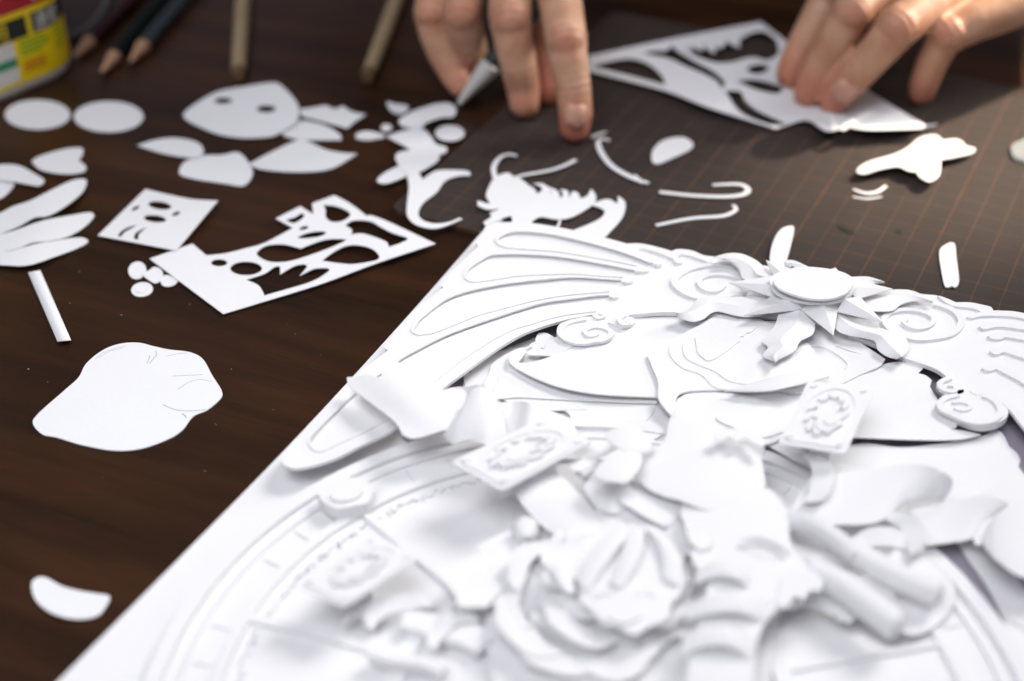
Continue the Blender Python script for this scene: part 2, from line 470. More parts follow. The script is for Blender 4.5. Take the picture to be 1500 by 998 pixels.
bit('paper_feather', '120,262 127,266 120,282 96,302 70,316 50,319 26,332 0,342 -25,350 -25,322 0,312 20,302 44,294 80,276 104,265', 'uppermost of the three long white feathers', 'paper feather', z=2.4, group=gf, zf=lambda x, y: 1.2*math.sin((x-20)/32), cut=8)
bit('paper_feather', '132,311 138,316 124,332 100,346 70,353 46,356 20,366 -25,370 -25,346 0,343 26,336 60,324 100,316', 'middle of the three long white feathers', 'paper feather', z=1.5, group=gf, zf=lambda x, y: 0.9*math.sin((x-10)/30), cut=8)
bit('paper_feather', '120,348 129,354 112,364 80,376 44,388 16,389 -25,384 -25,369 0,369 20,367 50,358 90,351', 'lowest of the three long white feathers', 'paper feather', z=1.3, group=gf, zf=lambda x, y: 0.8*math.sin((x+6)/30), cut=8)
bit('eye_card', '143,345c 213,277c 247,285 283,292 319,294c 258,367c', 'square white card with two dark oval holes and curved slits', 'paper card', z=1.2,
    holes=[ell(234, 301, 17, 5.8, 8), ell(227, 320.5, 16.5, 5.2, 6), ell(198.5, 305, 6.5, 2.4, -28), ell(258, 313, 6.5, 2.6, -24),
           '173,347c 175,341 181,336 190,332 202,329c 192,335 183,340 177,347c', '196,350c 197,343 203,338 216,332c 208,339 203,344 203,351c'],
    zf=lift(150, 345, 310, 290, 2.6), cut=9)
gs = 'four little ovals beside the cut sheet'
bit('paper_oval', ell(201, 396, 13.5, 12.5, -30), 'plain upright oval, uppermost of the four little ovals', 'paper oval', group=gs)
bit('paper_oval', '209,402 218,396 226,391 235,394 239,401 236,410 228,415 219,411', 'little oval with a point at its left, in the middle of the four', 'paper oval', z=.7, group=gs)
od = bit('paper_oval', ell(208, 424, 16, 10.5, -8), 'little oval with a smaller ring on it, lowest of the four', 'paper oval', group=gs)
stroke('ring', [([(x, y) for x, y in ell(209, 423, 9.5, 5.5, -8, 22)][:17], 0.5)], 0.55, .19, WHITE, od)
bit('paper_oval', '235,410 240,404 246,403 254,406 261,411 254,418 244,420 237,417', 'little oval half hidden by the edge of the cut sheet', 'paper oval', z=.7, group=gs)
bit('cut_sheet', '219,379c 282,357c 302,374c 331,371 359,364 387,356 429,334c 404,320c 440,302c 459,314c 457,298c 490,286c 514,299 538,317c 541,315 567,324 638,357c 548,387 473,415 380,444 327,460c',
    'white leftover sheet with rounded shapes cut out of it', 'leftover sheet', z=1.1,
    holes=[ell(321, 385, 12, 5.2), ell(360.5, 393.3, 23.3, 10),
     '376,370 390,360 415,358 440,364c 473,352 496,350 507,352 473,367 427,382 399,384 382,378',
     '471,382c 492,367 514,359 539,362 552,370 555,379 539,384 511,387',
     '360,410c 387,401 402,391 410,391 410,402c 433,389 450,389 439,404c 460,394 481,393 482,397 455,413 387,433c 385,427 377,417',
     '473,300c 492,302 509,309 513,316 501,324 486,325 477,318 477,308', '418,322c 432,318 440,313 446,314 443,320 430,327',
     ell(445, 334, 7, 2.6, -15), '434,349c 445,343 464,339 478,340 470,346 451,349',
     '505,330c 518,323 542,324 557,332 574,341 597,349 587,356 569,362c 567,355 548,347 529,342 513,344c 516,337'],
    zf=lift(330, 455, 480, 290, 2.0), cut=14)
bit('paper_strip', '41,399c 59,396c 104,498c 84,500c', 'narrow straight paper strip lying above the big blob', 'paper strip', z=1.0, zf=lambda x, y: 1.3*max(0, 1-((x-50-(y-397)*.437)/11)**2), cut=4)
blob = bit('paper_blob', '48,620 56,606 93,573 115,553 126,533 149,514 174,504 202,502 224,507 247,512 278,516 297,526 311,550 325,573 323,584 303,601 283,610 267,630 247,643 208,657 168,660 121,652 84,641 62,636',
    'large white rounded blob with faint pencil lines, left of the relief', z=0.5)
stroke('pencil_line', [('228,514 229,520 224,526 219,533', .22), ('219,521 218,527 215,532', .2), ('253,551 275,550 297,549', .2), ('260,571 275,561 292,556 310,559', .16),
    ('239,593 256,600 278,602 302,600', .26), ('266,606 271,609 273,612', .35), ('139,526 155,515 183,507', .14), ('144,525 160,515 180,510', .12), ('243,522 257,519 274,517', .14)], .53, .025, GRAPH, blob)
bit('paper_crescent', '46,857 53,847 67,846 92,859 120,866 158,872 161,876 157,885 143,902 112,907 78,899 53,880', 'small white half moon scrap alone at the lower left beside the relief')

# ------------------------------------------------------------------ loose paper on or by the cutting mat
G2 = 'loose cut paper shapes on the cutting mat'
B = lambda *a, **k: bit(*a, group=k.pop('group', G2), z=k.pop('z', MZ+.35), **k)
G3 = 'small paper scraps left of the cutting mat'
B('paper_bean', '567,149 579,152 597,155 596,163 584,167 571,161', 'small bean shaped scrap highest of the scraps under the knife', z=.35, group=G3)
B('paper_comma', '584,177 600,165 615,159 640,152 660,152 668,160 664,171 647,172 625,180 615,189 593,186', 'long curved scrap right under the knife tip', z=2.6, group=G3)
B('paper_dot', ell(566, 187, 8, 5.4), 'tiny round dot left of the curved scrap', z=.35, group=G3)
B('paper_oval', ell(659, 195, 21.5, 11.5), 'white oval at the edge of the mat below the knife tip', z=MZ+.5, group=G3)
B('paper_leaf', '521,197 538,192 565,199 543,205 523,203', 'thin leaf shaped scrap pointing at the mushroom cap', z=.35, group=G3)
B('mushroom_cutout', '566,200c 593,191 620,190 631,200 639,211 653,215 655,219 652,224 640,227 610,226 596,216', 'white mushroom cap shaped scrap with a small knob at its right', z=2.8, group=G3)
B('round_cutout', '579,231 585,223 607,220 627,221 643,228 640,237 615,252 600,256 588,248', 'round white scrap under the mushroom cap scrap', z=3.2, group=G3)
B('paper_stick', '552,264 567,251 596,240 609,249 588,261 564,269', 'short rounded stick scrap at the near end of the scrap heap', z=3.0, group=G3)
B('paper_flourish', '596,257c 599,274 596,301 597,317 609,329 633,335 653,331 677,321c 673,319c 655,326 633,327 617,321 613,311 620,297 639,282 652,265 671,258 689,257c 687,251 660,249 637,251 619,263c 612,253',
  'big white flourish with a split top and a long curled tail on the mat corner', z=3.2, group=G2)
sh = empty('paper_shrimp', P(790, 300, MZ)); tag(sh, 'white paper shrimp with two long feelers behind the relief corner', 'paper cutout', G2)
paper('body', '712,286 720,266 728,258 744,253 751,258 761,261 774,271 784,278 786,284c 794,279 792,273 781,269c 795,269 806,277 808,285c 804,274c 817,280 821,291c 825,284 821,277c 832,280 833,290c 839,280c 847,283 850,291c 860,287 866,277c 873,287 870,298 850,312 832,320 813,321 792,318 780,324 776,330 751,332 749,317 728,323 712,330c 708,326 720,317 717,312c 731,306 715,307 700,301 700,294c 717,298',
      z=MZ+1.6, parent=sh, mat=CARD)
paper('tail', '868,300 879,294 893,292 904,298 905,287c 915,295 916,306 910,321 896,337 881,350 853,350 838,338c 861,329 879,320 886,310 878,304', z=MZ+1.2, parent=sh, mat=CARD)
stroke('feeler', [('726,262 723,246 731,232 744,226 757,228', (1.9, 2.0, 1.7, 1.4))], MZ+1.8, .3, CARD, sh)
stroke('feeler', [('752,261 769,256 807,249 830,241 843,234', (1.2, 1.7, 1.7, 1.8))], MZ+1.8, .3, CARD, sh)
stroke('leg', [('735,322 722,326 712,331', 1.4)], MZ+1.2, .3, CARD, sh); stroke('leg', [('820,322 818,330 808,340', 1.0)], MZ+1.2, .3, CARD, sh)
def sbit(name, lines, label, z, group=G2, m=None):
    o = stroke(name, lines, z, .3, m or CARD); tag(o, label, 'paper cutout', group); return o
sbit('paper_curl', [('893,206 884,203 876,209 883,227 899,245 928,261 950,268', (1.2, 2.2, 2.4, 2.6, 1.6))], 'white curl with a hooked top beside the pressing fingertip', MZ+.9)
sbit('paper_thorn', [('930,256 934,262 941,268', (.6, 2.2, .8))], 'tiny thorn at the lower end of the hooked curl', MZ+.8)
B('paper_half_moon', '955,235 957,219 973,205 1000,201 1015,210 1011,219 984,232 963,240', 'white half moon on the middle of the mat')
sbit('paper_hook', [('966,281 1012,286 1060,288 1088,285 1096,278 1084,270 1044,271', (2.0, 2.2, 2.3, 2.2, 1.4))], 'white hook shaped strip, upper of the two strips on the mat', MZ+.8)
sbit('paper_line', [('961,330 1012,320 1060,316 1078,307 1074,300', (1.7, 1.9, 2.1, 1.4))], 'white wavy strip, lower of the two strips on the mat', MZ+.6)
B('paper_bird', '1255,250 1270,238 1310,226 1330,216 1348,202 1370,198 1381,206c 1400,204 1410,208 1414,214c 1429,218 1424,224 1400,230 1378,234c 1376,256 1362,266 1346,258 1344,252c 1330,250 1316,244 1290,248 1266,255', 'white bird shaped cutout in the sun patch', z=MZ+3.2, zf=lambda x, y: 1.2*math.cos((x-1340)/50), cut=9, mat=WHITE)
sbit('paper_lash', [('1250,277 1268,283 1285,281 1298,272', (.8, 1.9, 1.3))], 'upper of two tiny lash shaped strips below the bird', MZ+.7)
sbit('paper_lash', [('1249,288 1270,291 1292,288', (.6, 1.0, .7))], 'lower of two tiny lash shaped strips below the bird', MZ+.4)
B('slim_cutout', '1128,384 1132,356 1144,336 1161,331 1163,339 1150,388 1139,396', 'white blade shaped piece leaning behind the sun ornament', z=MZ+1.6)
B('slim_cutout', '1376,373 1380,362 1397,356 1401,379 1405,412 1400,421 1395,419c 1386,421 1382,412', 'white blade shaped piece lying alone at the right of the mat', z=MZ+.8, holes=[])
sbit('paper_sliver', [('866,201 876,197 888,193', (1.4, 1.8, 1.0))], 'thin sliver just right of the pressing fingertip', MZ+.5)
sbit('paper_sliver', [('1352,184 1362,184 1372,182', (1.2, 1.6, .8))], 'thin sliver poking out at the right tip of the held sheet', MZ+.7)
pl = paper('plastic_lid', '1482,214 1490,208 1512,200 1540,204 1540,240 1495,232 1484,226', z=MZ+1.6, t=1.4, mat=CLEAR); tag(pl, 'clear plastic piece cut off by the right edge of the picture', 'plastic lid')

paper('stain', '1226,331 1232,330 1242,335 1252,342 1246,343 1234,338', z=.16+MZ, t=.14, mat=BLACK, parent=None).name = 'mat_nick'
paper('mat_nick', '1314,336 1319,335 1321,340 1317,343 1313,340', z=.16+MZ, t=.14, mat=BLACK)
for o_, l_ in ((bpy.data.objects['mat_nick'], 'long dark scuff on the mat between the two slim white pieces'), (bpy.data.objects['mat_nick.001'], 'small dark speck on the mat left of the lone slim piece')): tag(o_, l_, 'scuff mark')
# crumbs of cut paper lying about
v, f = [], []
for x, y in [(178, 462), (339, 541), (316, 622), (116, 398), (278, 446), (420, 475), (300, 690), (520, 560), (70, 560), (250, 300), (470, 520), (150, 700), (30, 470), (400, 600)] + [(random.uniform(20, 560), random.uniform(180, 720)) for _ in range(4)]:
    c = P(x, y, .06); r = random.uniform(.07, .20); a = random.uniform(0, 6); b0 = len(v)
    for k in range(4): v.append(c + Vector((math.cos(a+1.57*k)*r*(1.6 if k % 2 else .7), math.sin(a+1.57*k)*r*(1.6 if k % 2 else .7), 0)))
    v.append(c + Vector((0, 0, r*.7))); f += [[b0, b0+1, b0+4], [b0+1, b0+2, b0+4], [b0+2, b0+3, b0+4], [b0+3, b0, b0+4], [b0+3, b0+2, b0+1, b0]]
tag(link('paper_crumbs', v, f, CARD), 'tiny crumbs of cut paper scattered on the dark table', 'paper crumbs', kind='stuff')
# ------------------------------------------------------------------ the sheet held by the hand
st = paper('stencil_sheet', '862,82c 988,56 1114,32c 1146,56 1180,78 1270,132 1316,160 1357,184c 1350,188 1300,189 1270,189 1242,185 1220,192 1206,190 1180,176 1138,189c 1040,158 972,132 862,104c',
  z=MZ+1.5, t=.3, mat=CARD,
  holes=['866,97c 916,86 946,92 968,109 975,125c 930,113 890,103', '940,77c 960,74 976,74 984,66c 992,74 1022,92 1046,105 1062,121 1057,130c 1050,119 1030,108 1004,97 980,86 956,81',
         '1000,66c 1014,74 1014,66c 1028,75 1030,66c 1046,78 1048,68c 1058,70 1064,60c 1074,66 1084,70c 1084,58 1102,48 1120,46 1136,58 1140,78 1124,88 1106,84 1090,86 1072,91 1050,92 1026,85 1010,76',
         '1078,118c 1110,117 1146,128 1140,137 1110,132', '1062,133c 1084,134 1092,147 1112,163 1152,181c 1130,183 1086,165', '1094,100 1112,94 1126,98 1120,106 1104,108'],
  zf=lambda x, y: 2.5*math.exp(-((x-1000)/90)**2) + 5.0*math.exp(-((x-1210)/38)**2)*max(0, (y-150)/40) + 1.2*math.sin(x/40.0)*(1 if x > 1150 else .3) + .5, cut=9)
tag(st, 'white stencil sheet with swirling cutouts held down by the right hand', 'stencil sheet')
fl = paper('paper_flap', '1242,186c 1262,180 1300,172 1318,161c 1356,184c 1352,188 1300,190 1270,190', z=MZ+5.4, mat=WHITE, parent=st, zf=lift(1350, 186, 1240, 180, 1.8))
stroke('cut_strand', [('1232,190 1246,181 1262,172 1278,165', (3.0, 2.6, 2.4, 1.6))], MZ+8.2, .3, WHITE, st)
stroke('cut_strand', [('1224,190 1220,180 1216,170', (1.2, 1.6, 1.4))], MZ+7.6, .3, CARD, st)
paper('inner_petal', '968,100 996,97 1022,106 1038,122 1044,134 1026,138 1000,134 980,126', z=MZ+.9, mat=CARD, parent=st)
paper('inner_petal', '1088,142 1108,142 1140,152 1176,172 1160,178 1118,166 1098,156', z=MZ+.9, mat=CARD, parent=st)

exec_relief = True
# ------------------------------------------------------------------ the paper relief
RL = empty('paper_relief', P(900, 700)); tag(RL, 'large layered white paper relief picture with scrolled frame, sun and curled ribbons', 'paper artwork')
R = lambda name, outline, z, t=.35, **k: paper(name, outline, z=z, t=t, parent=k.pop('parent', RL), **k)
paper('base_board', '-20,1105c 85,998 397,680 582,480 707,339 720,329c 1190,404 1500,472 1900,566c 1960,1500c -420,1500c', z=2.4, t=2.3, parent=RL, mat=WHITE)
R('recess_shade_panel', '590,640c 700,520c 800,474c 1100,455c 1300,508c 1480,592c 1800,700c 1800,1150c 1100,1150c 760,800c', 2.8, .35, mat=SHADE_CARD)  # tinted sheet added to paint the shade inside the openings

R('under_leaf', '1380,760 1440,792 1484,838 1512,880 1540,940 1545,1040 1500,1010 1478,930 1452,870 1415,815', 3.9, .35)
R('under_leaf', '1470,900 1500,890 1530,905 1520,925 1490,915', 4.4, .3)
# wheel behind the figure: centre found from the arcs at left and right
lp = [P(x, y, 4.5) for x, y in ((217, 998), (233, 945), (272, 872), (320, 814), (368, 776), (416, 753))]
rp = [P(x, y, 4.5) for x, y in ((1327, 773), (1388, 814), (1433, 872), (1468, 920), (1497, 968))]
A_ = np.array([[p.x, p.y, 1] for p in lp+rp]); b_ = np.array([p.x**2+p.y**2 for p in lp+rp])
sol = np.linalg.lstsq(A_, b_, rcond=None)[0]
WC = Vector((sol[0]/2, sol[1]/2, 0)); WR = math.sqrt(sol[2] + WC.x**2 + WC.y**2)
def annulus(name, r0, r1, z, t, m=None, n=96, parent=None):
    v, f = [], []
    for i in range(n):
        a = 2*math.pi*i/n; ca, sa = math.cos(a), math.sin(a)
        for r, zz in ((r0, z), (r1, z), (r1, z-t), (r0, z-t)): v.append(Vector((WC.x+r*ca, WC.y+r*sa, zz)))
    for i in range(n):
        for k in range(4):
            a, b = i*4+k, i*4+(k+1) % 4; c, d = ((i+1) % n)*4+(k+1) % 4, ((i+1) % n)*4+k
            f.append([a, b, c, d])
    return link(name, v, f, m or WHITE, parent or RL)
annulus('wheel_plate', 3, WR, 4.0, .6)
annulus('wheel_rim', WR-4.5, WR, 5.6, 1.6); annulus('wheel_rim', WR-20, WR-17, 5.4, 1.4)
annulus('wheel_rim', WR-9, WR-7.5, 4.9, .9)
annulus('wheel_rim', WR*.42, WR*.46, 5.4, 1.4)
def radial(name, deg, r0, r1, w, z, t):
    a = math.radians(deg); d = Vector((math.cos(a), math.sin(a), 0)); n = Vector((-d.y, d.x, 0)); v = []
    for zz in (z, z-t):
        for r, s in ((r0, 1), (r1, 1), (r1, -1), (r0, -1)): v.append(WC + d*r + n*s*w/2 + Vector((0, 0, zz)))
    return link(name, v, [[0, 1, 2, 3], [7, 6, 5, 4], [0, 1, 5, 4], [1, 2, 6, 5], [2, 3, 7, 6], [3, 0, 4, 7]], WHITE, RL)
for k in range(12):
    radial('wheel_spoke', 12+30*k, WR*.46, WR-20, 3.0 if k % 2 else 1.6, 5.2, 1.2)
for k in range(48):
    if k % 4 != 1: radial('wheel_tick', 7.5*k, WR-16, WR-10.5, .5, 4.6, .6)
# raised little letter like marks along the ring
v, f = [], []
for k in range(90):
    a = math.radians(100 + 1.5*k); r = WR - 23.5 - random.random()*.6
    c = WC + Vector((math.cos(a), math.sin(a), 0))*r
    q = [c + Vector((random.uniform(-1.2, 1.2), random.uniform(-1.2, 1.2), 0)) for _ in range(3)]
    base = len(v)
    for i, p in enumerate(q):
        for s, dz in ((.22, 0), (-.22, 0), (-.22, -.6), (.22, -.6)): v.append(Vector((p.x+s, p.y+s*.5, 4.7+dz)))
    for i in range(2):
        for kk in range(4):
            aa, bb = base+i*4+kk, base+i*4+(kk+1) % 4; f.append([aa, bb, bb+4, aa+4])
o = link('wheel_engraving', v, f, WHITE, RL); o['kind'] = 'stuff'
R('wheel_knob', '466,718 472,733 482,741 496,745 516,742 540,735 546,712 520,700 490,704', 9.5, 4.5)
R('wheel_knob_ring', ell(508, 722, 24, 11, -12), 10.4, .8)

# ---- frame: flat panel and raised border with flutes
TOP = '1047,376c 1031,374 1013,367 993,365 984,368c 967,363 940,357 918,357c 881,347 823,334 777,327 728,326 712,331c '
LEFT = '697,355c 700,362c 687,373 667,393 648,414 646,419c 650,421c 633,434 612,451 589,474 564,506 564,511c 569,513c 540,535 508,564 456,620 417,660 412,673 417,681 431,686 456,683 493,671 526,654 571,633 '
INNER_L = '600,610 640,578 657,563 687,541 713,522 740,504 767,489 793,479 820,471 '
panel = TOP + LEFT + INNER_L + '835,470 870,470 905,470 927,465 940,461 960,457 987,459 1050,463 1100,464 1150,468 1195,475 1240,487 1280,503 1312,524 1347,531 1373,541 1388,553c 1382,560 1400,572 1440,580 1480,597 1500,622 1560,690c 1640,640c 1600,492c 1500,459 1467,455 1455,455c 1452,450 1437,446 1420,443 1400,443c 1389,438 1373,433 1352,431 1300,425 1240,410 1150,394 1100,386'
ZF = 10.0
R('frame_panel', panel, ZF-0.9, .8)
border = TOP + LEFT + INNER_L + '845,465 867,461c 870,465 877,467 885,465 887,460 884,457 873,455 853,457 820,462 780,473 740,487 684,521 636,558 568,612 498,648 470,660 459,657 452,646 456,637 518,575 580,529 607,513 660,487 740,459 793,443 833,437 873,432 891,431c 895,435 901,437 907,435 908,430 903,427 893,426 853,429 817,433 780,440 740,450 700,461 660,477 633,487 619,489 612,489 604,483 612,469 623,459 650,439 680,427 720,418 760,412 800,408 840,405 880,407 908,409c 911,413 917,415 925,414 928,411 924,407 913,405 880,403 840,400 800,401 760,403 740,406 707,411 695,412 685,409 682,405 685,394 696,385 713,375 724,372 753,371 800,373 840,378 880,385 928,394c 931,398 940,399 949,398 951,395 945,391 933,388 893,380 853,373 813,367 767,364 740,361 731,357 728,351 732,346 743,341 760,338 800,341 840,349 880,359 920,371 954,384c 958,388 964,390 969,389 970,386 966,382 957,379 943,374 936,367 942,364 967,371 986,379c 989,384 996,386 1001,384 1000,381 993,377 997,373 1013,375 1027,380 1040,385c'
R('frame_border', border, ZF+.1, 1.05, angle=40)
for c_ in ('953,384 920,371 880,359 840,349 800,341 760,338 743,341 732,346 728,351 731,357 740,361 767,364 813,367 853,373 893,380 933,388',
           '928,394 880,385 840,378 800,373 753,371 724,372 713,375 696,385 685,394 682,405 685,409 695,412 707,411 740,406 760,403 800,401 840,400 880,403 913,405',
           '907,409 880,407 840,405 800,408 760,412 720,418 680,427 650,439 623,459 612,469 604,483 612,489 619,489 633,487 660,477 700,461 740,450 780,440 817,433 853,429 893,426',
           '891,431 873,432 833,437 793,443 740,459 660,487 607,513 580,529 518,575 456,637 452,646 459,657 470,660 498,648 568,612 636,558 684,521 740,487 780,473 820,462 853,457 873,455'):
    stroke('flute_bead', [(c_, 1.0)], ZF+.55, .5, None, RL)
# flutes on the right hand side of the frame
for name, s in (('frame_flute', '1435,479 1436,475 1447,472 1480,474 1560,486c 1560,493c 1480,480 1459,479 1450,481 1441,482'),
                ('frame_flute', '1447,492 1450,488 1463,487 1500,490 1560,500c 1560,508c 1500,498 1474,494 1466,497 1453,496'),
                ('frame_flute', '1450,514 1454,510 1466,509 1500,516 1560,532c 1560,542c 1500,525 1472,516 1463,519 1455,518'),
                ('frame_flute', '1439,538 1443,534 1453,532 1473,539 1500,555 1560,598c 1560,612c 1500,563 1480,551 1460,541 1452,543 1443,542'),
                ('frame_flute', '1420,572 1424,567 1436,564 1460,573 1480,587 1500,606 1560,672c 1560,690c 1500,627 1480,602 1462,586 1444,577 1434,579 1424,576')):
    R(name, s, ZF+.1, 1.05, angle=40)
R('frame_scallop', '1373,433c 1389,438 1400,443c 1420,443 1437,446 1452,450 1455,455c 1467,455 1500,459 1600,492c 1600,500c 1500,467 1470,463 1440,463 1424,466 1416,463 1422,460 1437,457c 1427,452 1403,449 1390,446', ZF, 1.5)
# inner rim and the scrolls
stroke('frame_rim', [('914,463 921,459 940,457 967,455 1010,456 1060,461 1100,463', (2.4, 2.2, 2.0, 1.8))], ZF+.05, 1.5, None, RL)
stroke('frame_rim', [('1245,489 1285,503 1318,519 1352,530 1376,540 1392,553 1394,562', (2.0, 2.2, 2.4, 2.0))], ZF+.05, 1.5, None, RL)
R('scroll_plate', '823,473 816,481 817,489 825,498 839,503 853,505 865,503c 876,503 889,499 897,493 899,485 893,479 885,470 860,464', ZF-.3, 2.2)
stroke('scroll', [('858,467 836,471 824,478 820,486 828,495 842,500 858,501 868,499 884,497 894,491 895,485 887,480 873,478 861,481 857,486 862,491 871,491 876,488', (1.6, 2.0, 2.3, 2.2, 1.9, 1.6, 1.2))], ZF+.55, 1.0, None, RL)
R('scroll_plate', '884,472 896,474 904,478 914,479 927,475 931,469 925,465 905,464', ZF-.2, 2.0)
stroke('scroll', [('914,461 908,466 909,472 916,475 921,473 918,470', (1.8, 1.6, 1.1))], ZF+.9, 1.2, None, RL)
stroke('scroll', [('871,463 877,466 884,464 884,460 877,460', (1.1, 1.0, .8))], ZF+.5, .8, None, RL)
for s in ('893,433 900,435 905,433 904,430', '913,411 919,413 925,411', '932,395 940,397 948,395', '958,385 964,387 969,386'):
    stroke('flute_curl', [(s, (1.1, .9))], ZF+.35, .5, None, RL)
stroke('scroll', [('1080,389 1047,387 1015,392 995,402 988,411 993,420 1008,430 1030,436 1060,438 1080,434 1092,425 1089,412 1075,404 1055,401 1036,403 1025,410 1025,417 1034,424 1048,426 1058,422 1062,417', (1.8, 2.2, 2.7, 2.5, 2.1, 1.9, 1.5, 1.1))], ZF+.25, 1.2, None, RL)
stroke('scroll', [('1370,444 1393,452 1406,463 1408,474 1394,488 1367,494 1340,495 1313,487 1297,474 1297,463 1311,455 1333,453 1355,457 1367,464 1367,471 1358,478 1344,480 1331,477 1324,471 1329,467', (2.2, 2.4, 2.6, 2.2, 2.0, 1.8, 1.8, 1.3))], ZF+.25, 1.2, None, RL)
R('scroll_plate', '1385,577 1373,588 1372,596 1380,602 1392,608 1407,615 1427,622 1447,623 1467,617 1477,606 1470,590 1450,577 1420,571 1400,572', ZF-.1, 2.4)
stroke('scroll', [('1404,578 1385,583 1377,591 1380,599 1396,606 1414,614 1436,618 1456,614 1466,604 1463,592 1453,583 1440,578', (1.6, 2.0, 2.3, 2.3, 2.2, 2.4, 2.0))], ZF+.75, 1.0, None, RL)
stroke('scroll', [('1395,589 1410,588 1421,592 1421,597 1410,600 1397,597', (1.0, 1.6, 1.4, .8))], ZF+.7, .9, None, RL)
R('scroll_plate', '1388,553 1380,555 1372,561 1375,568 1385,575 1399,578 1412,574 1404,560', ZF-.1, 2.2)
stroke('scroll', [('1392,553 1382,557 1377,562 1381,569 1392,573 1400,571 1398,565 1389,564', (1.8, 1.8, 1.6, 1.0))], ZF+1.0, 1.3, None, RL)

# ---- sun ornament
SUN = lambda name, s, z, **k: R(name, s, z, .35, **k)
def folded(name, A, ridge, B, z, h, nu=44, nv=3):
    """leaf creased along a ridge line, falling to its two wavy edges"""
    def res(t):
        q = np.array(smooth(t, closed=False, step=1.5)); d = np.r_[0, np.cumsum(np.hypot(*np.diff(q, axis=0).T))]
        f = np.linspace(0, d[-1], nu+1); return np.c_[np.interp(f, d, q[:, 0]), np.interp(f, d, q[:, 1])]
    a, r, b = res(A), res(ridge), res(B); top = []
    for i in range(nu+1):
        for k in range(2*nv+1):
            t = k/nv
            p = a[i]*(1-t) + r[i]*t if t <= 1 else r[i]*(2-t) + b[i]*(t-1)
            hh = 1-abs(1-t); top.append(P(p[0], p[1], z + h*hh))
    w = 2*nv+1; n = len(top); bot = [Vector((p.x, p.y, p.z-.3)) for p in top]; faces = []
    for i in range(nu):
        for k in range(w-1):
            q = [i*w+k, (i+1)*w+k, (i+1)*w+k+1, i*w+k+1]; faces.append(q); faces.append([x+n for x in reversed(q)])
        for k in (0, w-1): faces.append([i*w+k, (i+1)*w+k, (i+1)*w+k+n, i*w+k+n])
    for k in range(w-1):
        for i in (0, nu): faces.append([i*w+k, i*w+k+1, i*w+k+1+n, i*w+k+n])
    return link(name, top+bot, faces, WHITE, RL, 16)
folded('sun_leaf', '1047,376 1067,371 1087,372 1107,381 1120,391 1135,398', '1056,379 1080,379 1100,390 1110,402 1130,408', '1077,386 1083,397 1087,407 1100,412 1116,411 1128,409', 12.0, 2.2)
folded('sun_leaf', '989,458 1007,454 1015,446 1023,437 1033,433 1053,433 1073,435 1100,434 1136,435', '990,459 1012,457 1026,450 1040,444 1058,444 1092,449 1134,444', '991,460 997,466 1015,471 1031,467 1041,459 1053,456 1073,461 1093,464 1113,462 1135,452', 12.0, 1.5)
folded('sun_leaf', '1146,452 1140,462 1134,478 1117,498 1125,509 1118,521 1134,529', '1172,455 1164,476 1144,496 1146,508 1134,520 1136,530', '1190,456 1194,476 1190,490 1172,500 1164,514 1140,527 1137,530', 13.0, 2.0)
folded('sun_leaf', '1216,455 1223,480 1240,490 1272,496 1282,500 1286,512 1300,522 1314,525', '1225,460 1245,477 1262,484 1288,491 1298,500 1310,512 1320,522', '1232,453 1260,472 1302,484 1322,490 1330,502 1330,514 1324,522', 12.0, 1.8)
folded('sun_leaf', '1244,431 1276,427 1300,425 1320,424 1340,427 1368,441', '1248,440 1290,438 1330,431 1366,442', '1250,454 1280,456 1307,455 1320,446 1340,441 1366,443', 11.5, 1.0)
folded('sun_leaf', '1152,390 1148,384 1155,381 1167,383 1190,394', '1158,391 1154,385 1170,387 1194,398', '1159,390 1156,387 1162,390 1180,399', 12, .8)
folded('sun_leaf', '1240,406 1267,405 1282,408 1296,413', '1245,412 1272,409 1296,413.5', '1255,424 1272,420 1282,415 1296,414', 13, 1.0)
def ray(tip, bl, br, ridge, z0=15.0, z1=18.5, tz=14.5):
    a, b, c, d = P(*tip, tz), P(*bl, z0), P(*br, z0), P(*ridge, z1)
    e, g, h, k = [q - Vector((0, 0, .35)) for q in (a, b, c, d)]
    link('sun_ray', [a, b, c, d, e, g, h, k], [[0, 1, 3], [0, 3, 2], [4, 7, 5], [4, 6, 7], [0, 1, 5, 4], [0, 4, 6, 2], [1, 3, 7, 5], [3, 2, 6, 7]], WHITE, RL, 10)
C0 = (1193, 420)
for tip, bl, br, rd in (((1067, 414), (1132, 404), (1136, 436), (1150, 418)), ((1090, 462), (1131, 433), (1175, 453), (1165, 436)), ((1221, 491), (1172, 452), (1228, 450), (1205, 440)),
                        ((1294, 472), (1226, 456), (1260, 435), (1236, 437)), ((1308, 423), (1256, 438), (1246, 408), (1236, 420)), ((1224, 392), (1200, 400), (1234, 404), (1215, 412)),
                        ((1122, 381), (1134, 406), (1160, 394), (1160, 412))):
    ray(tip, bl, br, rd)
R('sun_disc', '1127,410 1135,402 1155,394 1180,391 1215,394 1240,401 1251,411 1252,424 1240,436 1216,443 1185,443 1155,437 1134,426', 18.6, 1.0)
R('sun_disc', '1133,408 1153,396 1180,391 1213,394 1233,400 1245,408 1249,417 1240,429 1220,437 1193,438 1167,433 1144,424 1134,415', 21.4, .8)

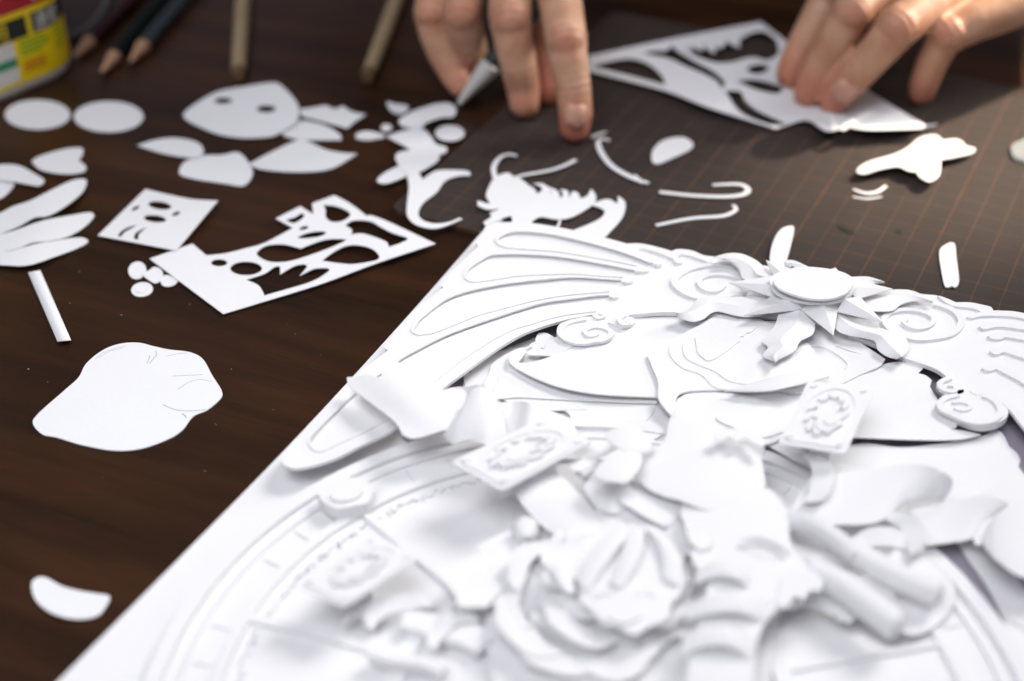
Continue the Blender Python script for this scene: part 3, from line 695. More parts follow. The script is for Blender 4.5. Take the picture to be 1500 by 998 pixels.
# ---- hat, cloak and figure, lowest first
R('cloak_leaf', '678,566 690,547 713,529 740,512 770,500 800,490 812,500 770,545 700,590', 3.9, .35)
R('cloak_leaf', '690,590c 680,560 681,546 690,546c 690,538c 730,515 770,509 790,520 760,560 730,590', 4.6, .35)
R('cloak_leaf', '709,566 717,545 722,532 745,517 768,509 800,510 860,600c 780,600 726,580', 5.6, .35)
stroke('crease', [('729,552 731,565 728,578', .3), ('755,556 759,572 755,584', .3)], 5.75, .2, None, RL)
R('leaf_tuft', '784,499c 788,489 800,488 812,494 822,500 810,512 789,509c 777,509 776,505 785,500c 781,496', 7.0, .35)
R('leaf_tuft', '770,517c 785,508 796,512 800,503c 808,496 830,492 850,500 812,520 795,521 775,520', 8.2, .35, zf=lift(770, 517, 830, 495, 1))
R('cloak_leaf', '716,572 800,584 850,598 842,628 780,642 716,612', 3.6, .35)
R('brim_layer', '724,583 760,582 798,584 900,589 962,591c 962,576 860,560 760,540 730,560', 6.2, .35)
R('brim_layer', '790,588 806,592 822,599 833,606 838,614 848,620 866,625 890,625 936,622 955,607 962,590c 900,575 800,575', 5.4, .35)
R('hat_brim', '745,527 751,536 780,552 820,567 860,575 900,579 962,582c 1040,570c 1040,460c 1000,455 900,468 850,500 837,508 813,519 793,527 773,531 757,531', 8.0, .5, zf=lambda x, y: .8*math.sin(max(0, min(1, (x-745)/210))*math.pi), cut=16)
loft('brim_edge', [(745, 527, 8), (747, 518, 7.8), (756, 512, 7.4), (768, 509, 7)], [(760, 535, 8.2), (760, 530, 8), (765, 524, 7.6), (771, 516, 7)], .4, None, RL, 16, 4)
R('hat_cone', '951,517 953,532 964,560 964,582 972,596 984,609c 990,600 992,581 1010,573 1060,571 1140,567 1180,556 1200,535 1180,500 1120,470 1060,460 1020,478 985,498', 9.6, .6)
R('hat_layer', '1027,476 993,495 981,507 983,523 1000,539 1027,549 1056,570 1140,566 1180,555 1198,535 1175,500 1120,471 1060,461', 9.95, .34)
R('hat_layer', '1047,474 1007,497 1000,507 1004,523 1020,533 1047,544 1075,560 1140,564 1178,552 1195,534 1172,500 1118,472 1062,462', 10.3, .34)
R('lace_leaf', '1018,494c 1060,482 1098,464c 1103,472c 1107,480 1100,487c 1093,488 1090,493c 1084,493 1085,500c 1079,503 1070,511c 1050,524 1036,528 1022,517c', 10.7, .38)
R('hat_side', '1090,500 1110,472 1190,474 1226,482 1260,502 1297,526c 1288,537 1262,548 1238,560 1190,575 1140,572 1090,540', 8.4, .45, zf=lift(1200, 520, 1297, 526, 1.6), cut=12)
stroke('crease', [('1170,508 1200,507 1225,518 1242,533 1238,540', .25), ('1225,505 1250,515 1290,527', .25)], 9.1, .3, None, RL)
loft('hat_curl', [(1085, 566, 11.0), (1130, 552, 13.2), (1165, 545, 13.2), (1200, 540, 11.8)], [(1060, 573, 11.0), (1120, 573, 13.5), (1160, 566, 14.0), (1215, 552, 12)], .35, None, RL, 30, 6, .8)
R('cloak', '1235,560 1290,535 1330,529 1349,534 1352,540c 1345,547c 1356,550 1365,557c 1362,566c 1370,580 1385,600 1402,624 1392,629c 1412,631 1437,637c 1400,644 1332,644 1257,641 1200,640 1180,590', 7.2, .35, zf=lambda x, y: 1.5*math.sin((x-1180)/80), cut=14)
R('cloak', '1180,668 1260,650 1330,655 1436,640 1459,629 1472,640c 1478,654c 1490,664 1495,674c 1492,684c 1500,696 1510,720 1486,738 1440,742 1350,765 1250,735', 5.2, .35, zf=lambda x, y: 1.2*math.sin((x-1200)/70), cut=14)
R('robe', '1036,572c 1140,564 1200,552 1246,562c 1240,600 1205,645c 1160,616 1110,592', 7.7, .35)
R('sash', '948,583 966,583 986,610 962,642 922,642 930,622 955,607', 5.0, .35)
R('robe', '992,585c 1010,576 1060,575 1110,585 1150,608 1162,630 1140,645 1118,650 1090,632 1040,625 978,626c', 8.8, .35)
R('robe', '1100,586 1135,600 1165,618 1168,630 1150,632 1120,640 1080,628 1050,610', 9.4, .35)
loft('arm_band', [(1124, 652, 7), (1160, 672, 8), (1200, 690, 8), (1238, 706, 7)], [(1140, 645, 7), (1178, 660, 8), (1222, 676, 8), (1282, 690, 7)], .35, None, RL, 24, 6, .4)

# ---- ribbons
R('ribbon_tail', '508,553c 512,566 540,588 568,609 582,622 591,637 608,642 638,634 675,620 692,598 680,572 652,573 636,562 613,544 585,531 557,529c 558,543 560,555c 540,549 526,551', 16.0, .3,
  zf=lambda x, y: 4.0*math.sin(max(0, min(1, (x-500)/190))*math.pi)*(.6+.4*math.sin((y-x*.55-210)/22)), cut=8, angle=60)
loft('ribbon_fold', [(640, 575, 18), (662, 568, 15), (684, 566, 17), (700, 564, 21), (716, 570, 22), (733, 591, 17)], [(652, 632, 14), (664, 618, 13), (682, 590, 14), (690, 582, 18), (708, 590, 21), (730, 606, 17)], .3, None, RL, 40, 8)
loft('ribbon_fold', [(682, 588, 20), (690, 572, 22), (706, 567, 23), (722, 577, 22), (734, 592, 18)], [(650, 636, 16), (662, 650, 17), (690, 645, 19), (718, 652, 19), (745, 645, 16)], .3, None, RL, 40, 10, 1.5)
loft('ribbon_fold', [(730, 590, 18), (748, 589, 16), (762, 588, 18), (776, 592, 21), (798, 613, 20)], [(715, 650, 17), (732, 648, 15), (752, 640, 16), (770, 640, 19), (790, 645, 18)], .3, None, RL, 30, 8)
loft('ribbon_fold', [(765, 592, 14), (800, 600, 14), (830, 612, 13), (846, 632, 11)], [(775, 650, 14), (800, 650, 15), (830, 645, 14), (836, 650, 11)], .3, None, RL, 24, 6)
loft('ribbon_fold', [(1185, 700, 12), (1250, 690, 15), (1313, 682, 17), (1352, 681, 19), (1380, 691, 20), (1396, 706, 17), (1384, 731, 12)], [(1150, 760, 11), (1220, 768, 13), (1285, 765, 14), (1325, 738, 13), (1350, 732, 13), (1368, 731, 13), (1376, 733, 12)], .3, None, RL, 50, 8)
loft('ribbon_fold', [(1330, 740, 8), (1370, 735, 10), (1420, 730, 13), (1452, 728, 15), (1476, 738, 14), (1470, 758, 9)], [(1350, 800, 8), (1390, 795, 9), (1420, 790, 10), (1435, 775, 10), (1450, 765, 10), (1458, 762, 9)], .3, None, RL, 40, 8)
loft('ribbon_fold', [(1446, 772, 11), (1462, 752, 13), (1500, 728, 14), (1560, 715, 13)], [(1440, 800, 11), (1462, 822, 13), (1500, 846, 14), (1560, 850, 13)], .3, None, RL, 30, 8, .5)
loft('ribbon_fold', [(1400, 735, 9), (1440, 722, 11), (1480, 700, 11), (1540, 690, 10)], [(1430, 800, 9), (1460, 790, 10), (1500, 780, 11), (1560, 780, 10)], .3, None, RL, 30, 6, .8)

# ---- tarot like relief cards standing on pegs
def card(q, z, name='relief_card', tilt=0.0):
    q = [np.array(p, float) for p in q]                       # bottom left, bottom right, top right, top left
    zc = [z, z, z+tilt, z+tilt]
    W = [P(p[0], p[1], zc[i]) for i, p in enumerate(q)]
    def mp(u, v, dz): return W[0]*(1-u)*(1-v) + W[1]*u*(1-v) + W[2]*u*v + W[3]*(1-u)*v + Vector((0, 0, dz))
    def sh(nm, out, dz, t, parent=None, holes=()):
        return paper(nm, out, z=dz, t=t, parent=parent, holes=holes, mapf=lambda x, y, zz: mp(x, y, zz))
    rr = lambda m: smooth([(m, m+.04), (m+.05, m), (.5, m), (1-m-.05, m), (1-m, m+.04), (1-m, .5), (1-m, 1-m-.04), (1-m-.05, 1-m), (.5, 1-m), (m+.05, 1-m), (m, 1-m-.04), (m, .5)], step=.1)
    c = sh(name, rr(0.0), 0, .5, RL)
    sh('card_rim', rr(0.05), .5, .5, c, holes=[ell(.5, .5, .37, .40)])
    for k in range(11):
        a = 2*math.pi*k/11; sh('wreath_leaf', ell(.5+.25*math.cos(a), .5+.28*math.sin(a), .085, .045, math.degrees(a)+55, 14), 1.2, 1.2, c)
    sh('moon', ell(.57, .36, .17, .15, 0, 28), 1.6, 1.6, c); sh('moon_face', ell(.61, .38, .10, .09, 0, 22), 2.1, .6, c)
    sh('flame', [(.25, .45), (.34, .52), (.30, .62), (.44, .56), (.50, .72), (.56, .58), (.66, .66), (.64, .54), (.48, .46), (.36, .40)], 1.1, 1.1, c)
    for u, v in ((.13, .9), (.87, .9), (.13, .1), (.87, .1)): sh('corner_mark', ell(u, v, .05, .03, 20, 10), 1.0, .5, c)
    cen = mp(.5, .5, -.5); v, f = [], []
    tube_geo([Vector((cen.x, cen.y, 3)), cen], [3, 3], v, f, 16); link('card_peg', v, f, WHITE, RL)
card([(660, 677), (736, 719), (868, 647), (796, 612)], 21, tilt=1.0)
card([(1140, 649), (1238, 665), (1282, 567), (1184, 558)], 22, tilt=1.5)
card([(435, 857), (505, 889), (617, 816), (546, 783)], 18)

# ---- figure in the foreground, far out of focus
def dome(cx, cy, rx, ry, h):
    return lambda x, y: h*math.sqrt(max(0, 1-min(1, ((x-cx)/rx)**2 + ((y-cy)/ry)**2)))
for A_e, B_e in (([(908, 768, 18.6), (880, 790, 19.6), (858, 818, 19.2), (846, 850, 18)], [(928, 776, 18.6), (905, 804, 20.2), (884, 832, 20), (862, 866, 18.4)]),
                 ([(922, 768, 18.8), (915, 795, 20.2), (905, 825, 20), (892, 852, 18.6)], [(945, 774, 18.8), (942, 802, 20.6), (930, 832, 20.4), (910, 862, 18.8)]),
                 ([(935, 768, 18.6), (960, 790, 20.0), (972, 818, 20), (970, 846, 18.6)], [(962, 772, 18.6), (986, 798, 19.8), (1000, 826, 19.6), (996, 858, 18.2)])):
    loft('hair_lock', A_e, B_e, .28, None, RL, 20, 5, .5)
for s_, w_ in (('872,872 884,866 898,870', (1, 2, 1)), ('932,872 946,866 960,872', (1, 2, 1)), ('890,902 912,909 938,902', (1, 2.2, 1))): stroke('face_detail', [(s_, w_)], 18.3, .4, None, RL)
for A_e, B_e in (([(1006, 886, 18), (1040, 872, 21), (1085, 868, 22), (1130, 878, 19)], [(1002, 910, 18), (1038, 900, 20.5), (1084, 898, 21.5), (1118, 912, 18.5)]),
                 ([(1000, 930, 18), (1030, 918, 20.5), (1070, 916, 21.5), (1108, 930, 18.5)], [(998, 962, 17.5), (1030, 948, 20), (1070, 948, 21), (1102, 968, 18)]),
                 ([(1020, 836, 18.5), (1050, 822, 21), (1080, 826, 21.5), (1100, 842, 19)], [(1018, 856, 18.5), (1048, 846, 20.5), (1078, 850, 21), (1094, 862, 18.8)])):
    loft('sleeve_ruffle', A_e, B_e, .28, None, RL, 24, 5, .8)
R('bow_petal', '885,637 900,628 926,624 940,630 952,646 956,662 930,664 908,657 892,646', 21, .35, zf=dome(920, 645, 45, 28, 3), cut=8, angle=60)
R('bow_petal', '869,694 880,678 910,660 936,662 940,680 922,705 906,707 880,702', 21.5, .35, zf=dome(905, 685, 48, 32, 3), cut=8, angle=60)
R('sleeve', '984,609 1010,618 1040,624 1090,632 1118,648 1116,670 1120,720 1090,745 1040,748 996,733 976,728 952,718 936,704 926,690 945,660 972,648', 15, .35, zf=dome(1030, 680, 115, 85, 5), cut=10, angle=60)
R('cuff', '905,700 925,703 945,722 975,733 1000,738 1002,760 985,775 950,760 925,745 905,730', 13, .35, zf=dome(950, 735, 60, 45, 3), cut=8, angle=60)
R('wrist', '854,700 872,704 905,708 926,706 930,730 910,752 880,748 862,728', 11.5, .35, zf=dome(890, 725, 50, 35, 3), cut=8, angle=60)
for s in ('846,654 880,646 905,652 890,664 862,672 845,668', '840,676 866,671 872,680 850,690 836,686'): R('finger_curl', s, 17, .4)
stroke('finger_curl', [('868,672 860,684 850,692', (4, 4, 3))], 16.5, 2.0, None, RL)
loft('lapel', [(752, 716, 15), (770, 745, 14), (800, 775, 13), (840, 800, 12)], [(810, 685, 15), (845, 720, 15), (875, 755, 14), (890, 800, 13)], .35, None, RL, 24, 6, 1)
R('bead', ell(770, 775, 19, 19), 12, 2, zf=dome(770, 775, 20, 20, 4), cut=6, angle=60)
R('collar_point', '637,834c 669,874c 672,888 714,890c 730,870 792,810 778,790 720,800 690,818', 11.5, .4, zf=lift(760, 830, 640, 850, 2.5))
R('bodice', '700,800c 800,745c 1000,740 1116,700c 1160,735 1190,720 1260,720 1330,790 1400,870 1330,930 1190,836c 1200,868 1170,885 1140,905 1128,1010 1125,1080c 760,1080c 720,990 713,904 732,880', 7.5, .5, zf=lambda x, y: 2.0*math.sin(x/60.0)*math.sin(y/70.0), cut=18, angle=60)
R('hair', '792,764 810,752 854,752 905,745 956,759 998,800 1034,850 1030,880 1008,912 968,950 924,948 886,928 830,928 805,915 785,888 778,838', 8.6, .35, zf=dome(905, 840, 150, 115, 1.0), cut=10, angle=60)
prng = random.Random(21)
def petal(name, cx, cy, rx, ry, a0, da, wid, z, curl, wav=2.0):
    A, B = [], []
    for i in range(9):
        t = i/8; a = math.radians(a0 + da*t); w = wid*(math.sin(math.pi*min(1, max(0, t*.96+.02)))**.55)
        k = 1 + wav*.012*math.sin(t*9+a0)
        A.append((cx + rx*k*math.cos(a), cy + ry*k*math.sin(a), z))
        B.append((cx + (rx+w)*k*math.cos(a), cy + (ry+w*.75)*k*math.sin(a), z + curl*math.sin(math.pi*t) + .5*math.sin(t*11+a0)))
    return loft(name, A, B, .28, None, RL, 24, 5)
for rx, ry, z, n_, w0 in ((118, 92, 9.0, 9, 40), (96, 74, 12.2, 8, 36), (74, 56, 15.0, 7, 32)):
    for k in range(n_):
        a0 = 360*k/n_ + prng.uniform(-14, 14)
        if 250 < a0 % 360 < 340 and rx > 100: continue
        petal('hair_lock', 905+prng.uniform(-8, 8), 848+prng.uniform(-6, 6), rx*prng.uniform(.9, 1.05), ry*prng.uniform(.9, 1.08), a0, prng.uniform(48, 78), w0*prng.uniform(.7, 1.25), z+prng.uniform(-.6, .8), prng.choice((-2.2, 2.0, 3.0, 1.2)))
for a0, da, w_, z_, c_ in ((120, 62, 46, 11, 3), (150, 70, 40, 12.5, -2), (95, 55, 52, 9.5, 3.5), (60, 50, 44, 10, 2), (185, 50, 34, 13, 3)):
    petal('hair_lock', 890, 872, 128, 92, a0, da, w_, z_, c_)
petal('hair_lock', 905, 850, 78, 62, 175, 85, 30, 16.2, 2.4); petal('hair_lock', 905, 850, 66, 54, 160, 70, 26, 17.0, 2.0)
R('face', '846,812 862,790 884,784 902,774 930,776 948,772 968,788 990,802 996,826 1006,846 996,872 984,884 978,906 952,918 930,930 906,920 884,914 868,896 850,880 846,856 838,836', 16.0, .3, zf=dome(925, 850, 100, 95, 2.0), cut=10, angle=60)
R('fringe', '842,828 856,796 890,773 935,768 980,789 1000,820 988,838 970,846 956,840 940,838 924,850 906,856 894,848 878,852 862,860 850,852', 17.3, .28)
R('arm', '1000,738 1060,745 1118,715 1150,745 1160,800 1185,835 1170,870 1140,890 1110,940 1100,1060c 1000,1060c 1010,960 1032,880 1035,830 1010,790', 15, .4, zf=dome(1090, 850, 130, 220, 3.5), cut=12, angle=60)
def roll(name, pts, z, rad):
    q = [P(x, y, z) for x, y in smooth(pts, closed=False, step=6)]; n = len(q)
    tube(name, q, [rad*(.75+.25*min(1, 4*i/n))*(1 if i < n-2 else (.8 if i == n-2 else .5)) for i in range(n)], WHITE, RL, 20, 60)
R('frill', '1120,655c 1104,650 1092,642 1080,648 1070,640 1052,646 1044,638c 1060,628 1100,630 1120,644', 24, .3)
R('petal', '1006,772 1024,768 1040,778 1044,796 1030,806 1012,796', 19.5, .3, zf=lift(1040, 800, 1010, 772, 2))
R('petal', '1010,806 1028,804 1040,818 1036,834 1020,830', 18.8, .3)
R('frill', '1146,842c 1160,832 1176,840 1188,834c 1206,850 1202,866c 1186,866 1178,878 1164,874 1152,890 1138,882', 18.8, .3)
loft('paper_curl', [(1085, 790, 19), (1110, 786, 22), (1140, 796, 22), (1160, 812, 18)], [(1080, 802, 19), (1108, 800, 20), (1132, 808, 20), (1150, 822, 18)], .3, None, RL, 20, 4)
loft('paper_curl', [(1150, 745, 17), (1185, 752, 21), (1225, 772, 21), (1260, 800, 17)], [(1145, 770, 16), (1180, 782, 17), (1215, 800, 17), (1245, 822, 15)], .3, None, RL, 24, 5, 1)
roll('finger', '1188,836 1230,858 1275,890 1318,922', 14, 4.2)
roll('finger', '1215,795 1265,820 1320,848 1380,872', 13, 3.8)
for cx, cy, rx, ry, a0, da, w_, z_, c_ in ((1250, 900, 120, 70, 200, 60, 40, 10, 3), (1300, 860, 90, 60, 230, 70, 36, 12, 2.5), (1330, 960, 110, 90, 215, 50, 50, 9, 3), (1180, 960, 80, 70, 250, 70, 40, 9, 2.5),
                                          (1400, 900, 90, 110, 190, 50, 34, 9.5, 2.5), (1240, 800, 90, 50, 300, 70, 34, 13, 3), (1130, 700, 60, 50, 320, 80, 34, 15, 2), (1290, 1000, 120, 100, 240, 45, 46, 8.5, 3),
                                          (620, 940, 80, 50, 200, 80, 34, 8.5, 2.5), (700, 960, 60, 50, 190, 80, 30, 9, 2.5), (560, 930, 60, 30, 210, 90, 24, 7.5, 2)):
    petal('paper_leaf', cx, cy, rx, ry, a0, da, w_, z_, c_)
stroke('ribbon_edge', [('540,955 570,962 620,968 650,980', (2, 3, 3))], 9.5, 4, None, RL)
stroke('ribbon_edge', [('590,905 640,915 690,930 712,945', (6, 8, 7))], 8, 3, None, RL)

# ------------------------------------------------------------------ craft knife
kn = empty('craft_knife', P(672, 154, MZ+.5)); tag(kn, 'slim steel craft knife held between the fingers of the left hand in the picture', 'craft knife')
k0, k1 = P(670, 155, MZ+1.2), P(790, 6, 44.0)
kd = (k1-k0)
kp = lambda s: k0 + kd*s
tube('collar', [kp(.02), kp(.08), kp(.36), kp(.40), kp(.41)], [1.2, 2.0, 4.7, 5.0, 4.6], STEEL, kn, 22)
tube('handle', [kp(.412), kp(.44), kp(.6), kp(.98), kp(1.0)], [4.2, 4.5, 4.5, 4.2, 3.2], KNIFEB, kn, 22)
dn = kd.normalized(); sd = dn.cross(Vector((0, 0, 1))).normalized()
bl = [k0, kp(.05)+sd*1.6, kp(.05)-sd*1.2]
link('blade', bl+[q+Vector((0, 0, .4)) for q in bl], [[0, 1, 2], [3, 5, 4], [0, 1, 4, 3], [1, 2, 5, 4], [2, 0, 3, 5]], STEEL, kn)

# ------------------------------------------------------------------ pencils and sticks
def pencil(tip, end, rad, body, label, wl=.16, seg=6):
    a, b = P(*tip, rad*.75), P(*end, rad); d = b-a; b = a + d*1.0
    n = d.length
    e = empty('pencil', Vector((a.x, a.y, 0))); tag(e, label, 'pencil', 'pencils beside the glue tub')
    u = d.normalized(); p = lambda mm: a + u*mm
    cone = 22.0
    tube('lead', [p(0), p(4)], [.25, .9], LEAD, e, 10)
    tube('sharpened_wood', [p(4), p(cone)], [.9, rad*.97], CEDAR, e, 14)
    tube('barrel', [p(cone), p(cone+2), p(n), p(n+1)], [rad*.95, rad, rad, rad*.8], body, e, seg, 25)
pencil((103, 90), (214, -22), 3.8, MAROON, 'maroon pencil nearest the glue tub')
pencil((144, 113), (252, -22), 3.7, GREENL, 'dark green pencil between the maroon and the silver one')
pencil((186, 97), (292, -30), 3.9, SILVERL, 'pale silver pencil with its tip furthest right')
def dowel(a, b, r, label):
    A, B_ = P(*a, r), P(*b, r); d = B_-A
    e = empty('wooden_stick', Vector((A.x, A.y, 0))); tag(e, label, 'wooden stick', 'two wooden sticks at the top')
    tube('shaft', [A + d*.05, B_], [r, r*1.15], BAMBOO, e, 18); tube('stick_end', [A, A+d*.012, A + d*.0495], [r*.8, r*.95, r*.98], BAMBOO_END, e, 18)
dowel((349, 112), (358, -30), 3.6, 'straight pale wooden stick pointing straight at the mask')
dowel((538, 114), (592, -30), 3.5, 'slanting pale wooden stick beside the hand with the knife')
o = tube('cable', [P(x, y, 1.6) for x, y in smooth('96,58 107,53 125,44 145,24 158,0 162,-20', closed=False)], [1.6]*len(smooth('96,58 107,53 125,44 145,24 158,0 162,-20', closed=False)), GREYP, None, 12)
tag(o, 'thin grey cable curving behind the glue tub', 'cable')

# ------------------------------------------------------------------ glue tub with its label
gl = empty('glue_tub', P(20, 110)); tag(gl, 'white plastic glue tub with a yellow label and red band at the top left corner', 'glue bottle')
g0, g1 = P(0, 140), P(84, 106)                                # near right face along the table
gd = (g1-g0); gd.z = 0; gu = gd.normalized(); gn = Vector((gu.y, -gu.x, 0))
HALF, DEP, RAD = 48.0, 28.0, 26.0
gc = g1 - gu*(HALF-RAD*.62) - gn*(DEP-7)
def ring_pt(s):                                              # rounded rectangle, s in mm along the face from its right end
    pass
def rrect(half, dep, rad, n=10):
    o = []
    for (cx, cy, a0) in ((half-rad, dep-rad, 0), (-half+rad, dep-rad, 90), (-half+rad, -dep+rad, 180), (half-rad, -dep+rad, 270)):
        for k in range(n+1):
            a = math.radians(a0 + 90*k/n); o.append((cx + rad*math.cos(a), cy + rad*math.sin(a)))
    return o
v, f = [], []
prof = [(0, .94), (1.2, .985), (3, 1.0), (95, 1.0), (108, .94), (118, .72), (122, .45), (132, .42)]
for z, s in prof:
    for x, y in rrect(HALF*s, DEP*s, RAD*s): q = gc + gu*x + gn*y; v.append(Vector((q.x, q.y, z)))
n = len(rrect(1, 1, .5))
for i in range(len(prof)-1):
    for k in range(n): a, b = i*n+k, i*n+(k+1) % n; f.append([a, b, b+n, a+n])
f.append(list(range(n))); f.append(list(range((len(prof)-1)*n, len(prof)*n)))
link('tub_body', v, f, PLASTIC, gl, 35)
v, f = [], []; ctr = Vector((gc.x, gc.y, 0))
tube_geo([ctr+Vector((0, 0, 132.2)), ctr+Vector((0, 0, 140)), ctr+Vector((0, 0, 165))], [20, 18, 6], v, f, 24); link('cap', v, f, RED, gl)
# wrap: s = mm along the front face outline (0 at face centre), h = height
def wrap(s, h, off):
    flat = HALF - RAD
    sg = 1 if s >= 0 else -1; a = abs(s)
    if a <= flat: x, y, nx, ny = a, DEP, 0, 1
    else:
        t = (a-flat)/RAD
        if t <= math.pi/2: nx, ny = math.sin(t), math.cos(t); x, y = flat+RAD*nx, DEP-RAD+RAD*ny
        else: nx, ny = 1, 0; x, y = HALF, DEP-RAD-(t-math.pi/2)*RAD
    q = gc + gu*(sg*(x+nx*off)) + gn*(y+ny*off); return Vector((q.x, q.y, h))
def decal(name, outline, off, m, parent=gl, t=.12):
    bm = sheet_bm(outline, (), 3); bm.verts.index_update(); n = len(bm.verts)
    top = [wrap(v.co.x, v.co.y, off) for v in bm.verts]; bot = [wrap(v.co.x, v.co.y, off-t) for v in bm.verts]; fs = []
    for q in bm.faces: i = [w.index for w in q.verts]; fs += [i, [k+n for k in reversed(i)]]
    for e in bm.edges:
        if len(e.link_faces) == 1: a, b = [w.index for w in e.verts]; fs.append([a, b, b+n, a+n])
    bm.free(); return link(name, top+bot, fs, m, parent, 60)
def rect(x0, x1, y0, y1, r=0):
    if not r: return [(x0, y0), (x1, y0), (x1, y1), (x0, y1)]
    o = []
    for cx, cy, a0 in ((x1-r, y0+r, 270), (x1-r, y1-r, 0), (x0+r, y1-r, 90), (x0+r, y0+r, 180)):
        for k in range(6): a = math.radians(a0+18*k); o.append((cx+r*math.cos(a), cy+r*math.sin(a)))
    return o
LR = HALF - RAD + RAD*1.15                                    # right end of the label on the curve
lab = decal('label', rect(-LR, LR, 5, 90, 9), .2, YELLOW)
decal('red_band', rect(-LR+1, LR-5, 38.5, 66), .35, RED, lab)
decal('black_box', rect(19, LR-6.5, 26, 35.5), .35, BLACK, lab)
decal('black_box', rect(-24, 16.5, 26, 35.5), .35, BLACK, lab)
decal('white_box', rect(-20, 8, 7, 25.5), .35, LWHITE, lab)
decal('green_stripe', rect(-20, 8, 14, 18), .5, GREENP, lab)
for k, (a, b, h) in enumerate(((11, 24, 24), (11, 27, 22), (11, 26, 20), (11, 22, 18), (30, 40, 24), (30, 37, 21.5), (30, 41, 18.5), (30, 38, 15.5))):
    decal('small_print', rect(a, b, h-.55, h+.55), .35, LGREEN, lab)
for h in (14, 12.2, 10.4): decal('small_print', rect(11, 23, h-.6, h+.6), .35, ORANGE, lab)
def lettering(txt, x, y, size, m, parent, name='lettering', off=.5, sx=1.0):
    cu = bpy.data.curves.new(name, 'FONT'); cu.body = txt; cu.size = size; cu.resolution_u = 3
    o = bpy.data.objects.new(name, cu); C.objects.link(o)
    dg = bpy.context.evaluated_depsgraph_get(); dg.update()
    me = bpy.data.meshes.new_from_object(o.evaluated_get(dg)); bpy.data.objects.remove(o)
    bm = bmesh.new(); bm.from_mesh(me); bpy.data.meshes.remove(me)
    if not bm.faces: bm.free(); return
    xs = [w.co.x for w in bm.verts]
    q = min(xs)
    while q < max(xs):
        bmesh.ops.bisect_plane(bm, geom=bm.verts[:]+bm.edges[:]+bm.faces[:], plane_co=(q, 0, 0), plane_no=(1, 0, 0), dist=1e-4); q += 2
    bm.verts.index_update(); n = len(bm.verts)
    top = [wrap(x + w.co.x*sx, y + w.co.y, off) for w in bm.verts]
    link(name, top, [[w.index for w in t.verts] for t in bm.faces], m, parent, 179); bm.free()
lettering('ボンド', -36, 42, 25, LWHITE, lab)
lettering('木工用', -23, 27.4, 9.5, YELLOW, lab, sx=1.05)
lettering('速乾', 20, 27.4, 9.2, LWHITE, lab, sx=.9)

# ------------------------------------------------------------------ hands
def sphere_pts(c, r, seg=10):
    o = []
    for i in range(seg+1):
        th = math.pi*i/seg
        for k in range(seg*2): ph = math.pi*k/seg; o.append(c + Vector((math.sin(th)*math.cos(ph), math.sin(th)*math.sin(ph), math.cos(th)))*r)
    return o
def hull_into(big, balls):
    bm = bmesh.new()
    for c, r in balls:
        for p in sphere_pts(c, r): bm.verts.new(p)
    bmesh.ops.remove_doubles(bm, verts=bm.verts, dist=1e-3)
    res = bmesh.ops.convex_hull(bm, input=bm.verts[:])
    bmesh.ops.delete(bm, geom=list({e for e in res['geom_interior'] if isinstance(e, bmesh.types.BMVert)}), context='VERTS')
    loose = [v for v in bm.verts if not v.link_faces]; bmesh.ops.delete(bm, geom=loose, context='VERTS')
    me = bpy.data.meshes.new('tmp'); bm.to_mesh(me); bm.free(); big.from_mesh(me); bpy.data.meshes.remove(me)

def skin_mesh(parts, voxel, iters):
    """smooth one-piece skin over balls and tapered limbs (mm) -> mesh in mm"""
    big = bmesh.new()
    for g in parts: hull_into(big, g)
    me = bpy.data.meshes.new('src'); big.to_mesh(me); big.free()
    src = bpy.data.objects.new('src', me); C.objects.link(src)
    r = src.modifiers.new('r', 'REMESH'); r.mode = 'VOXEL'; r.voxel_size = voxel
    sm = src.modifiers.new('s', 'SMOOTH'); sm.factor = .5; sm.iterations = iters
    dg = bpy.context.evaluated_depsgraph_get(); dg.update()
    out = bpy.data.meshes.new_from_object(src.evaluated_get(dg)); bpy.data.objects.remove(src); bpy.data.meshes.remove(me)
    return out
def limbs(chains): return [[p, q] for c in chains for p, q in zip(c[:-1], c[1:])]
def nail(parent, tip, d, up, w, l):
    d = d.normalized(); sd = d.cross(up).normalized(); up = sd.cross(d).normalized(); v, f = [], []
    nu, nv = 8, 8
    for i in range(nu+1):
        for k in range(nv+1):
            a = (k/nv-.5)*2; t = i/nu; ww = w*(1 - .55*max(0, (t-.75)/.25)**2 - .4*max(0, (.25-t)/.25)**2)
            v.append(tip + d*(l*(t-.5)) + sd*(a*ww) + up*(-.42*w*a*a - .10*l*(2*t-1)**2))
    m0 = len(v); v += [p - up*.9 for p in v]
    for i in range(nu):
        for k in range(nv):
            q = [i*(nv+1)+k, (i+1)*(nv+1)+k, (i+1)*(nv+1)+k+1, i*(nv+1)+k+1]; f.append(q); f.append([x+m0 for x in reversed(q)])
    for i in range(nu):
        for k in (0, nv): a = i*(nv+1)+k; b = (i+1)*(nv+1)+k; f.append([a, b, b+m0, a+m0])
    for k in range(nv):
        for i in (0, nu): a = i*(nv+1)+k; f.append([a, a+1, a+1+m0, a+m0])
    link('fingernail', v, f, NAIL, parent, 60)
def chain(*pts): return [(P(u, v, z), r) for u, v, z, r in pts]
